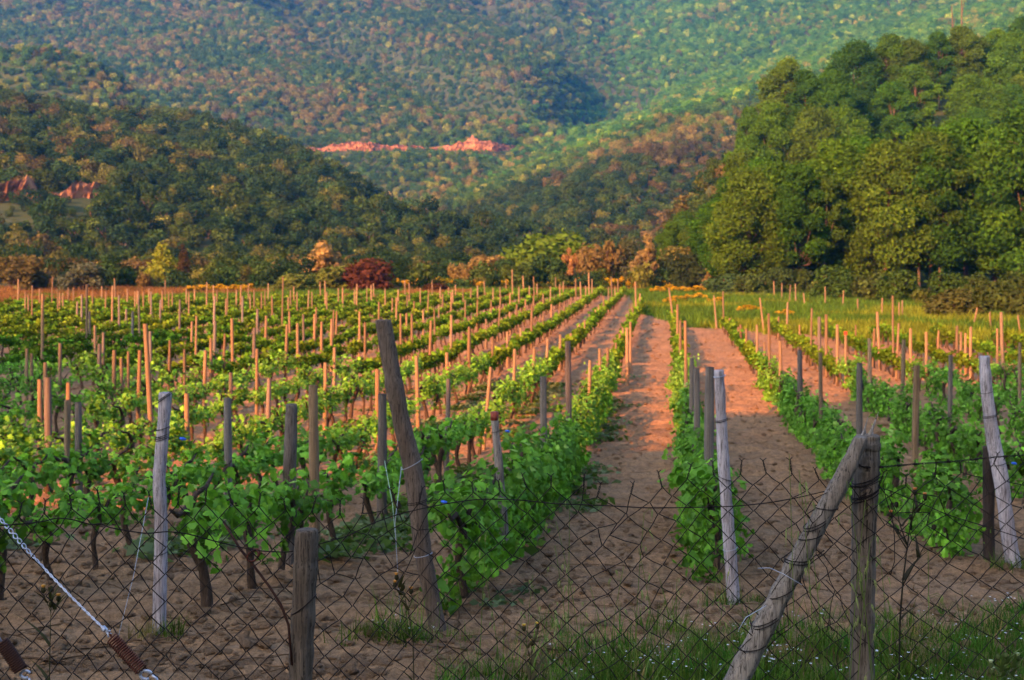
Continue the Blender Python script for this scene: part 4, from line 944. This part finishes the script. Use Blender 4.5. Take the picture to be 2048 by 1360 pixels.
o1, W1, r1 = fence_post('fence_post', [(614, 1061, 46), (611, 1130, 48), (608, 1200, 47), (604, 1280, 46), (600, 1400, 46)], 4.36, (.150, .122, .095), 'short round topped post with bark worn off', 41)
ring_on(o1, W1[0, 2] - .24, W1, r1, .0019, 1, slope=.6)
o2, W2, r2 = fence_post('fence_post', [(1736, 872, 48), (1735, 905, 52), (1732, 960, 50), (1728, 1050, 48), (1727, 1160, 47), (1725, 1260, 47), (1724, 1400, 48)], 4.74, (.215, .180, .145), 'splintered grey post with two spikes of torn wood on top', 42)
for k, (x0, y0, x1, y1, w) in enumerate(((1722, 878, 1736, 834, 7), (1733, 882, 1757, 824, 9), (1727, 880, 1731, 858, 10), (1741, 880, 1746, 862, 9))):
    a, b = wpos(x0, y0, 4.735) - np.array(o2.location), wpos(x1, y1, 4.735 + .01 * k) - np.array(o2.location); mb = MB()
    mb.tube([a - (b - a) * .3, a, (a * .6 + b * .4) + [.002, 0, 0], b], [w * .0009, w * .0008, w * .0005, .0006], 7, rough=.2, seed=k)
    s = link('splinter', mb.mesh('splinter', M['post']), o2); s.color = (.42, .38, .34, 1)
for h, tn in ((W2[0, 2] - .20, 1), (W2[0, 2] - .162, 2), (W2[0, 2] - .215, 2)): ring_on(o2, h, W2, r2, .0019, tn, slope=.25)
o3, W3, r3 = fence_post('brace_post', [(1722, 876, 26), (1703, 920, 33), (1676, 975, 37), (1640, 1040, 39), (1600, 1115, 41), (1560, 1190, 43), (1520, 1270, 46), (1468, 1372, 49)], 4.66, (.32, .285, .245), 'weathered grey pole leaning against the splintered post', 43)
for k, (h0, tn) in enumerate(((.30, 2), (.335, 1), (.42, 2), (.62, 2), (.70, 1), (.24, 1), (.52, 1))): ring_on(o3, W3[0, 2] - h0, W3, r3 * 1.12, .0018, tn, slope=.3 - .25 * (k % 3))
# tangled loose wire ends round the brace
g = np.random.default_rng(9); mb = MB()
for (x, y), L in (((1655, 985), 9), ((1650, 1010), 8), ((1640, 1060), 12), ((1646, 1100), 12), ((1652, 1160), 10), ((1600, 1150), 8), ((1660, 1240), 10), ((1490, 1210), 10), ((1762, 960), 7), ((1775, 945), 6)):
    p = wpos(x, y, 4.66 - .045 + .02 * g.uniform()) - FO; q = [p]; v = np.array([g.normal() * .3, 0, -1.0])
    for _ in range(L): v = v * .7 + np.array([g.normal() * .7, g.normal() * .2, -.4 + g.normal() * .5]); q.append(q[-1] + v * .022)
    mb.tube(q, .0015, 5)
link('loose_wire_ends', mb.mesh('loose_wire_ends', M['wire']), fence)['kind'] = 'stuff'
# twine snagged on the brace
mb = MB(); mb.tube([wpos(*z8(490, 692), 4.60), wpos(*z8(560, 690), 4.60), wpos(*z8(640, 725), 4.58), wpos(*z8(750, 790), 4.57)], .0013, 5); mb.tube([wpos(*z8(380, 1050), 4.57), wpos(*z8(420, 980), 4.56), wpos(*z8(540, 910), 4.58)], .0013, 5)
o = link('twine_scrap', mb.mesh('twine_scrap', M['twine'])); tag(o, 'pale blue twine scraps snagged on the leaning brace pole', 'twine')

# ------------------------------------------------------------------ strainer springs and the rusty rod
def helix(a, b, R_, r, turns, mb):
    ax = b - a; L = np.linalg.norm(ax); ax /= L; u = np.cross(ax, [0, 1, 0]); u /= np.linalg.norm(u); w = np.cross(ax, u)
    t = np.linspace(0, 1, turns * 14 + 1); an = t * turns * 2 * math.pi
    mb.tube(a + np.outer(t * L, ax) + np.outer(np.cos(an) * R_, u) + np.outer(np.sin(an) * R_, w), r, 6)
D1 = 3.95
s1 = empty('strainer_spring', wpos(222, 1275, D1)); S1 = np.array(s1.location); tag(s1, 'rust red coil spring on a twisted galvanised wire in front of the netting', 'spring')
a, b = wpos(224, 1276, D1) - S1, wpos(283, 1340, D1 - .02) - S1
mb = MB(); helix(a, b, .0170, .0023, 18, mb); mb.tube([a, a + (a - b) * .10 + [0, 0, .008], a + (a - b) * .22], .0028, 6); mb.tube([b, b + (b - a) * .08], .003, 6); link('coil', mb.mesh('coil', M['rust']), s1)
mb = MB(); e0, e1 = wpos(-40, 990, D1 + .25) - S1, wpos(214, 1264, D1) - S1; t = np.linspace(0, 1, 130)
for s in (0, math.pi):
    amp = (.0023 + .0035 * np.exp(-((t - .30) / .12) ** 2)) * (1 - .3 * t)
    mb.tube(e0 + np.outer(t, e1 - e0) + np.stack([amp * np.cos(t * 88 + s) * .7, amp * np.sin(t * 88 + s), amp * np.cos(t * 88 + s)], 1) - np.outer(np.sin(t * math.pi) * .012, [0, 0, 1]), .0019, 5)
for k in range(5): helix(e1 + (e0 - e1) * (.012 + .004 * k), e1 + (e0 - e1) * (.016 + .004 * k), .006, .0018, 1, mb)
for v in ([.010, 0, .004], [.006, -.004, -.014], [.012, .002, -.006], [0, 0, .010]): mb.tube([e1, e1 + np.array(v)], .0022, 5)
link('twisted_wire', mb.mesh('twisted_wire', M['galv']), s1)
mb = MB(); an = np.linspace(.3, 5.2, 16); c = wpos(292, 1350, D1 - .02) - S1
mb.tube(np.stack([c[0] + .016 * np.cos(an), c[1] + 0 * an, c[2] + .012 * np.sin(an)], 1), .0045, 7); mb.tube([c + [.016, 0, 0], c + [.030, 0, -.010], c + [.04, 0, -.06]], .004, 6); link('hook', mb.mesh('hook', M['galv']), s1)
s2 = empty('strainer_spring', wpos(5, 1282, D1 - .1)); S2 = np.array(s2.location); tag(s2, 'darker rusted spring low down at the outer end of the netting', 'spring')
a, b = wpos(4, 1284, D1 - .1) - S2, wpos(42, 1340, D1 - .1) - S2
mb = MB(); helix(a, b, .0165, .0036, 15, mb); mb.tube([a, b], .011, 8); link('coil', mb.mesh('coil', M['darkrust']), s2)
mb = MB(); mb.tube([a, a + [-.012, 0, .018], a + [-.06, 0, .08]], .003, 6); c = b + [.012, 0, -.012]; mb.tube(np.stack([c[0] + .013 * np.cos(an), c[1] + 0 * an, c[2] + .010 * np.sin(an)], 1), .004, 6); mb.tube([c + [.01, 0, -.01], c + [.03, 0, -.1]], .003, 6); link('hook', mb.mesh('hook', M['galv']), s2)
rod = empty('rusty_rod', wpos(575, 1240, 4.33)); S3 = np.array(rod.location); tag(rod, 'thin rusty iron rod leaning against the round topped post', 'iron rod')
mb = MB(); mb.tube([wpos(x, y, 4.33) - S3 for x, y in ((447, 1043), (480, 1098), (505, 1128), (540, 1175), (562, 1210), (577, 1250), (584, 1330))], .0042, 8, rough=.08); link('shaft', mb.mesh('shaft', M['darkrust']), rod)
mb = MB(); an = np.linspace(0, 8.5, 30); c = wpos(506, 1112, 4.32) - S3
mb.tube(np.stack([c[0] + .017 * np.cos(an) + .007 * np.sin(an), c[1] + .004 * an - .012, c[2] + .018 * np.sin(an)], 1), .0028, 6); link('loop', mb.mesh('loop', M['rust']), rod)

# ------------------------------------------------------------------ wild oats and weeds against the fence
def blade(mb, p, L, w, az_, lean, curl, rng, lv):
    t = np.linspace(0, 1, 5); dx = np.cos(az_), np.sin(az_)
    r = lean * L * t + curl * L * t ** 2; z = L * (t - .35 * abs(curl) * t ** 2)
    c = np.stack([p[0] + dx[0] * r, p[1] + dx[1] * r, p[2] + z], 1); ww = w * (1 - t ** 1.6) + .0004
    s = np.array([-dx[1], dx[0], 0]); V = np.concatenate([c - np.outer(ww, s), c + np.outer(ww, s)])
    mb.add(V, [(i, i + 1, 6 + i, 5 + i) for i in range(4)], lv)
def oat(seed, L, heads, tip=None):
    """one stem with drooping spikelets: (stem mesh, spikelet meshes)"""
    rng = np.random.default_rng(seed); st = MB(); t = np.linspace(0, 1, 12); a = rng.uniform(0, 6.28); k = rng.uniform(.06, .20)
    c = np.stack([math.cos(a) * k * L * t ** 2.2, math.sin(a) * k * L * t ** 2.2 * .5, L * t], 1)
    st.tube(c, np.interp(t, [0, 1], [.0022, .0009]), 5)
    for q in range(2): blade(st, c[2 + 2 * q], L * rng.uniform(.22, .4), .004, rng.uniform(0, 6.28), .25, rng.uniform(.2, .7), rng, .5)
    sp = []
    for h in range(heads):
        u = rng.uniform(.62, 1.0); p = np.array([np.interp(u, t, c[:, j]) for j in range(3)]); v = np.array([rng.uniform(-1, 1), rng.uniform(-.5, .5), rng.uniform(-.1, .5)]) * .05
        q = p + v; st.tube([p, p + v * .6 + [0, 0, .008], q], .0006, 4)
        m = MB(); d = np.array([rng.normal() * .3, rng.normal() * .2, -1]); d /= np.linalg.norm(d); l = rng.uniform(.016, .026)
        for e in (-1, 1):
            w = np.array([e * .0026, 0, 0]); m.tube([q, q + d * l * .35 + w, q + d * l * .8 + w * .8, q + d * l * 1.25 + w * 1.2], [.0006, .0021, .0014, .0003], 5)
        m.tube([q + d * l, q + d * l * 2.1 + [rng.normal() * .006, 0, 0]], .0004, 4); sp.append(m)
    return st.mesh('oat_stem', M['stem']), [m.mesh('oat_spikelet', M['stem']) for m in sp]
orr = random.Random(3)
OATS = [(1592, 905, 4.62, 5), (1640, 935, 4.60, 3), (1665, 975, 4.57, 5), (1690, 1010, 4.58, 6), (1757, 960, 4.6, 4), (1704, 1090, 4.55, 5), (1765, 1120, 4.6, 4), (1860, 1070, 4.75, 3), (1790, 1110, 4.8, 3), (1135, 1015, 4.9, 5), (1180, 1040, 5.2, 6), (1150, 1100, 5.3, 7), (1262, 1020, 5.0, 4), (1205, 1130, 5.4, 6),
        (1045, 1150, 5.6, 6), (955, 1060, 5.1, 4), (1010, 1130, 5.5, 5), (1110, 1170, 5.8, 6), (1230, 1180, 5.6, 6), (1350, 1150, 5.8, 5), (1395, 1180, 5.6, 4), (1500, 1150, 5.4, 4), (870, 1170, 5.6, 4), (1325, 1090, 5.5, 4), (1425, 1120, 5.9, 3), (1280, 1200, 6.0, 5), (1075, 1200, 5.9, 5)]
kinds = [oat(800 + i, 1.0, 4 + i % 4) for i in range(7)]
for i, (px, py, d, hd) in enumerate(OATS):
    X = (px - CX) * d / F; z = gz(X, d); h = ZC - (py - HY) * d / F - z
    e = empty('wild_oat', (X, d, z), orr.uniform(0, 6.28)); e.scale = (1, 1, max(.25, h))
    near_ = 'against the splintered post and brace' if px > 1580 else 'between lane and brace pole' if px > 1220 else 'in front of the lane' if px > 1030 else 'before the tall dark leaning post'
    tag(e, '%s wild oat stem with drooping spikelets %s' % ('tall' if h > .95 else 'medium' if h > .75 else 'short', near_), 'wild oat', 'wild oats along the fence, %s' % near_)
    k = kinds[i % 7]; o = link('stem', k[0], e); o.color = (.13, .20, .045, 1)
    for m_ in k[1]: s = link('spikelet', m_, e); s.color = (.30, .36, .13, 1)
def weed(name, pts, branches, d, col, lab, cat, seed, bloom=None, r=.004):
    """a tall branching weed: main stem and side stems with small heads"""
    e = empty(name, (0, d, 0)); base = wpos(*pts[0], d); e.location = (base[0], d, gz(base[0], d)); E = np.array(e.location); tag(e, lab, cat)
    rng = np.random.default_rng(seed); mb = MB(); q = [wpos(x, y, d) - E for x, y in pts]; q = [np.array([q[0][0], 0, -.02])] + q
    mb.tube(q, np.linspace(r, r * .5, len(q)), 6); ends = []
    for br in branches:
        w = [wpos(x, y, d + rng.normal() * .03) - E for x, y in br]; mb.tube(w, np.linspace(r * .6, r * .3, len(w)), 5); ends.append(w[-1])
        for _ in range(3): blade(mb, w[0] * .5 + w[-1] * .5, rng.uniform(.05, .09), .006, rng.uniform(0, 6.28), .6, .5, rng, .4)
    for u in (.3, .5, .65, .8): 
        i = int(u * (len(q) - 1)); blade(mb, q[i], rng.uniform(.06, .12), .008, rng.uniform(0, 6.28), .7, .5, rng, .5)
    o = link('stem', mb.mesh('weed_stem', M['stem']), e); o.color = (*col, 1)
    for w in ends + [q[-1]]:
        m = MB(); m.tube([w, w + [0, 0, .006], w + [0, 0, .016], w + [0, 0, .02]], [.003, .008, .007, .003], 7); o = link('bud', m.mesh('bud', M['stem']), e); o.color = (col[0] * .8, col[1] * .8, col[2] * .8, 1)
        if bloom is not None and rng.uniform() < .7:
            m = MB(); m.tube([w + [0, 0, .018], w + [0, 0, .026]], [.004, .008], 7); o = link('floret', m.mesh('floret', M['petal']), e); o.color = (*bloom, 1)
    return e
weed('thistle', [(1798, 1362), (1800, 1240), (1806, 1160), (1815, 1090), (1822, 1040)], [[(1815, 1090), (1800, 1050), (1793, 1015)], [(1822, 1060), (1826, 1020), (1830, 990)], [(1806, 1170), (1850, 1090), (1868, 1060)], [(1815, 1100), (1790, 1060), (1782, 1035)], [(1820, 1050), (1838, 1010), (1850, 1000)]], 4.95, (.060, .052, .035), 'tall brown stemmed thistle branching beyond the splintered post', 'thistle', 5, (.55, .16, .03))
weed('sow_thistle', [(99, 1365), (100, 1290), (102, 1215)], [[(102, 1225), (92, 1200), (87, 1186)], [(102, 1220), (103, 1195), (102, 1184)], [(102, 1235), (112, 1215), (117, 1203)]], 4.6, (.060, .060, .030), 'thin sow thistle stalk with small orange buds behind the twisted wire', 'thistle', 6, (.50, .22, .02), .0026)
weed('hawkbit', [(828, 1365), (826, 1280), (816, 1220), (806, 1180)], [[(806, 1190), (795, 1170), (793, 1160)], [(812, 1205), (790, 1190), (790, 1175)], [(816, 1220), (826, 1195), (822, 1188)]], 5.0, (.065, .058, .030), 'dark spindly weed with orange florets before the leaning dark post', 'weed', 7, (.50, .20, .02), .0028)
weed('groundsel', [(1061, 1365), (1062, 1330), (1064, 1292)], [[(1062, 1330), (1050, 1270), (1048, 1262)], [(1063, 1310), (1074, 1268), (1075, 1258)]], 5.2, (.080, .070, .035), 'slim reddish weed with two yellow florets in the grass by the lane', 'weed', 8, (.60, .36, .03), .0024)
weed('wild_carrot', [(2040, 1400), (2022, 1352), (2010, 1330)], [[(2022, 1352), (1996, 1338), (1982, 1336)], [(2016, 1342), (2000, 1325), (1996, 1320)], [(2020, 1350), (2032, 1330), (2036, 1322)], [(2014, 1338), (2010, 1325), (2012, 1318)], [(2024, 1356), (1995, 1352), (1985, 1350)]], 4.6, (.12, .17, .06), 'pale green umbel head poking up at the lower grove side corner', 'wild carrot', 9, (.40, .45, .22), .003)

# ------------------------------------------------------------------ grass and ground growth (uncountable)
def tuft(seed, nb, L, w, flowers=0):
    rng = np.random.default_rng(seed); mb = MB()
    for i in range(nb):
        blade(mb, rng.normal(size=3) * [.07, .07, 0], L * rng.uniform(.4, 1.15), w * rng.uniform(.7, 1.3), rng.uniform(0, 6.28), rng.uniform(.0, .45), rng.uniform(.0, .8), rng, rng.uniform(0, 1))
    me = mb.mesh('tuft', M['grass_blade'], smooth=False); nf = len(me.polygons)
    return me
def flower_tuft(seed):
    rng = np.random.default_rng(seed); mb = MB()
    for i in range(14): blade(mb, rng.normal(size=3) * [.07, .07, 0], .12 * rng.uniform(.5, 1.2), .005, rng.uniform(0, 6.28), .3, .5, rng, rng.uniform(0, 1))
    nF = len(mb.F); 
    for i in range(4):
        c = np.array([rng.normal() * .07, rng.normal() * .07, rng.uniform(.07, .15)])
        for a in range(5):
            an = a * 1.2566 + rng.uniform(0, .4); u = np.array([math.cos(an), math.sin(an), .2]) * .008; v = np.array([-math.sin(an), math.cos(an), 0]) * .004
            mb.add([c, c + u + v, c + u * 1.3, c + u - v], [(0, 1, 2, 3)], .5)
    me = mb.mesh('flower_tuft', [M['grass_blade'], M['wpetal']], smooth=False)
    me.polygons.foreach_set('material_index', np.r_[np.zeros(nF, np.int32), np.ones(len(mb.F) - nF, np.int32)]); return me
TU = [tuft(900 + i, 26, .20, .0042) for i in range(4)] + [flower_tuft(910 + i) for i in range(2)] + [tuft(905 + i, 16, .38, .0034) for i in range(2)]
def spread_pts(n, fx, fy): return fx(n), fy(n)
n = 4200; X = RNG.uniform(-2.6, 3.2, n); Y = RNG.uniform(4.4, 8.6, n)
lim = 7.35 + .45 * (X > .2) + .25 * np.clip(X - .8, 0, 2) + .5 * (vnoise(X * 1.6, Y * 1.6, 71) - .5) - 1.2 * (X < -.35)
den = np.clip((lim + .35 - Y) / 1.3, 0, 1) ** 1.4 * np.interp(X, [-2.6, -.9, -.2, .4, 3], [.05, .10, .55, 1, 1])
k = RNG.uniform(0, 1, n) < den; X, Y = X[k], Y[k]
cx = RNG.normal(size=34) * .15 - .62; cy = RNG.normal(size=34) * .06 + 7.85; 
for fx, fy in ((-1.97, 7.82), (1.39, 8.75), (3.72, 10.35)): cx = np.r_[cx, fx + RNG.normal(size=9) * .09]; cy = np.r_[cy, fy + RNG.normal(size=9) * .05]
X = np.r_[X, cx]; Y = np.r_[Y, cy]     # the clump at the dark post's foot
n = len(X); pk = RNG.choice(8, n, p=[.17, .17, .17, .17, .08, .08, .08, .08])
gt = np.array([.060, .140, .022]) * RNG.uniform(.6, 1.5, (n, 1)); gt[:, 0] *= RNG.uniform(.7, 1.6, n); dry = RNG.uniform(0, 1, n) < .10; gt[dry] = np.array([.24, .19, .09])
scatter('verge_grass', np.stack([X, Y, ground(X, Y)], 1), RNG.uniform(0, 6.28, n), RNG.uniform(.35, .85, n) * np.where(X > .3, 1.0, .9), pk, gt, TU)
# small weeds along the feet of the first rows, and dry prunings
n = 900; rr = RNG.choice([-1.27, -2.73, -4.19, -5.65, -7.1], n, p=[.12, .36, .26, .14, .12]); Y = RNG.uniform(8.6, 34, n) ** 1.0; X = rr + ROW * Y + .22 + RNG.normal(size=n) * .20
k = vnoise(X * .9, Y * .6, 72) > .42; X, Y = X[k], Y[k]; n = len(X)
wt = np.where(RNG.uniform(0, 1, n)[:, None] < .6, np.array([[.15, .21, .11]]), np.array([[.085, .15, .035]])) * RNG.uniform(.7, 1.2, (n, 1))
def rosette(seed):
    rng = np.random.default_rng(seed); p = np.stack([rng.normal(size=26) * .09, rng.normal(size=26) * .09, rng.uniform(.01, .06, 26)], 1); d = rng.normal(size=(26, 3)) * .5 + [0, 0, 1]
    V, Qd = leaf_cloud(p, d, .06, rng); return quads_mesh('rosette', V, Qd, M['grass_blade'], np.repeat(rng.uniform(.2, .9, 26), 4))
scatter('row_weeds', np.stack([X, Y, ground(X, Y) + .005], 1), RNG.uniform(0, 6.28, n), RNG.uniform(.6, 1.5, n), RNG.integers(0, 3, n), wt, [rosette(920 + i) for i in range(3)])
# dry prunings and leaf litter
def twig(seed):
    rng = np.random.default_rng(seed); mb = MB(); p = [np.zeros(3)]; v = np.array([1., 0, 0])
    for _ in range(6): v = v + rng.normal(size=3) * [.25, .35, .12]; v /= np.linalg.norm(v); p.append(p[-1] + v * .04)
    p = np.array(p); p[:, 2] = np.abs(p[:, 2]) * .4 + .006; mb.tube(p, [.0035, .0035, .003, .003, .0025, .002, .0015], 5); mb.tube([p[3], p[3] + [.02, .05, .012]], [.002, .001], 4)
    return mb.mesh('twig', M['grass_blade'])
n = 1500; Y = 7 + 26 * RNG.uniform(0, 1, n) ** 1.6; X = RNG.uniform(-.40, .40, n) * Y
scatter('dry_prunings', np.stack([X, Y, ground(X, Y) + .004], 1), RNG.uniform(0, 6.28, n), RNG.uniform(.4, 1.3, n), RNG.integers(0, 4, n), np.array([.17, .11, .07]) * RNG.uniform(.5, 1.7, (n, 1)), [twig(950 + i) for i in range(4)])
# clods of turned soil
def clod(seed):
    rng = np.random.default_rng(seed); import bmesh
    bm = bmesh.new(); bmesh.ops.create_icosphere(bm, subdivisions=2, radius=.5)
    for v in bm.verts: v.co *= 1 + .5 * (vnoise(np.array(v.co.x * 3 + seed), np.array(v.co.y * 3 + v.co.z * 2), seed) - .5) * 1.4; v.co.z *= .6
    me = bpy.data.meshes.new('clod'); bm.to_mesh(me); bm.free(); me.materials.append(M['clod']); return me
m, nt, out = nodes('clod_soil'); a1 = noise(nt, 5, 5, .7, coords(nt, 'Object'))
principled(nt, out, ramp(nt, a1, [(.3, (.17, .105, .058)), (.7, (.31, .20, .118))]), .95, bump(nt, a1, .8, .2), spec=.1); M['clod'] = m
n = 26000; Y = 7 + 62 * RNG.uniform(0, 1, n) ** 1.7; X = RNG.uniform(-.40, .40, n) * Y + RNG.normal(size=n) * .3
k = (vine_zone(X, Y) > .5) & (vnoise(X * 2, Y * 2, 73) > .35); X, Y = X[k], Y[k]; n = len(X)
scatter('soil_clods', np.stack([X, Y, ground(X, Y)], 1), RNG.uniform(0, 6.28, n), RNG.uniform(.018, .05, n) * RNG.uniform(.6, 1.4, n) * (1 + .02 * Y), RNG.integers(0, 4, n), np.zeros((n, 3)), [clod(930 + i) for i in range(4)])
# the meadow past the rows and the dry strip at the foot of the hill
n = 34000; Y = RNG.uniform(38, 112, n); X = RNG.uniform(-.55, .55, n) * Y
k = (vine_zone(X, Y) < .3) & in_frame(X, Y, 60) if False else (vine_zone(X, Y) < .3) & (np.abs(F * X / Y) < 1500); X, Y = X[k], Y[k]; n = len(X)
mz = vnoise(X / 5, Y / 5, 74); lefty = X - ROW * Y < -1.5
gt = np.where((mz > .55)[:, None], np.array([[.140, .190, .022]]), np.array([[.066, .138, .019]])) * RNG.uniform(.75, 1.3, (n, 1))
gt = np.where((lefty & (mz > .52))[:, None], np.array([[.19, .105, .042]]) * RNG.uniform(.7, 1.2, (n, 1)), gt)
def meadow_tuft(seed):
    rng = np.random.default_rng(seed); mb = MB()
    for i in range(30): blade(mb, rng.normal(size=3) * [.22, .22, 0], .29 * rng.uniform(.4, 1.2), .016, rng.uniform(0, 6.28), rng.uniform(0, .5), rng.uniform(0, .6), rng, rng.uniform(0, 1))
    return mb.mesh('meadow_tuft', M['grass_blade'], smooth=False)
scatter('meadow_grass', np.stack([X, Y, ground_big(X, Y)], 1), RNG.uniform(0, 6.28, n), RNG.uniform(.6, 1.5, n), RNG.integers(0, 4, n), gt, [meadow_tuft(940 + i) for i in range(4)])

# ------------------------------------------------------------------ air, light, camera
m, nt, out = nodes('haze_air'); pv = N(nt, 'ShaderNodeVolumePrincipled')
pv.inputs['Color'].default_value = (.05, .30, 1.0, 1); pv.inputs['Density'].default_value = .00018; pv.inputs['Anisotropy'].default_value = .15
nt.links.new(pv.outputs[0], out.inputs['Volume'])
mb = MB(); x0, x1, y0, y1, z0_, z1 = -1480, 1480, -150, 2100, -60, 760
mb.add([(x0, y0, z0_), (x1, y0, z0_), (x1, y1, z0_), (x0, y1, z0_), (x0, y0, z1), (x1, y0, z1), (x1, y1, z1), (x0, y1, z1)], [(0, 3, 2, 1), (4, 5, 6, 7), (0, 1, 5, 4), (1, 2, 6, 5), (2, 3, 7, 6), (3, 0, 4, 7)])
hz_o = link('haze', mb.mesh('haze', m, smooth=False)); hz_o['kind'] = 'stuff'

w = bpy.data.worlds.new('World'); SC.world = w; w.use_nodes = True; nt = w.node_tree; nt.nodes.clear()
sky = nt.nodes.new('ShaderNodeTexSky'); sky.sky_type = 'NISHITA'; sky.sun_disc = False; sky.sun_elevation = SUN_EL; sky.sun_rotation = R(180) + SUN_AZ; sky.air_density = .7; sky.dust_density = 2.5; sky.ozone_density = .4
bg = nt.nodes.new('ShaderNodeBackground'); bg.inputs['Strength'].default_value = .15; wo = nt.nodes.new('ShaderNodeOutputWorld')
nt.links.new(sky.outputs[0], bg.inputs[0]); nt.links.new(bg.outputs[0], wo.inputs[0])
sl = bpy.data.lights.new('sun', 'SUN'); sl.energy = 4.35; sl.angle = R(.53); sl.color = (1.0, .33, .07)
so = bpy.data.objects.new('sun', sl); C.objects.link(so)
dirv = Vector((math.sin(SUN_AZ) * math.cos(SUN_EL), math.cos(SUN_AZ) * math.cos(SUN_EL), -math.sin(SUN_EL)))
so.rotation_euler = dirv.to_track_quat('-Z', 'Y').to_euler()

cam = bpy.data.cameras.new('camera'); co = bpy.data.objects.new('camera', cam); C.objects.link(co); SC.camera = co
co.location = (0, 0, ZC); co.rotation_euler = (R(90), 0, 0)
cam.sensor_width = 36; cam.lens = 36 * F / 2048; cam.shift_y = -(680 - HY) / 2048
cam.clip_start = .1; cam.clip_end = 6000
cam.dof.use_dof = True; cam.dof.focus_distance = 4.7; cam.dof.aperture_fstop = 8.0
SC.view_settings.view_transform = 'Standard'; SC.view_settings.look = 'None'; SC.view_settings.exposure = 2.2; SC.view_settings.gamma = 1
cy = SC.cycles; cy.use_denoising = True; cy.max_bounces = 5; cy.diffuse_bounces = 3; cy.glossy_bounces = 2; cy.transmission_bounces = 3; cy.volume_bounces = 0; cy.transparent_max_bounces = 4
cy.sample_clamp_indirect = 8
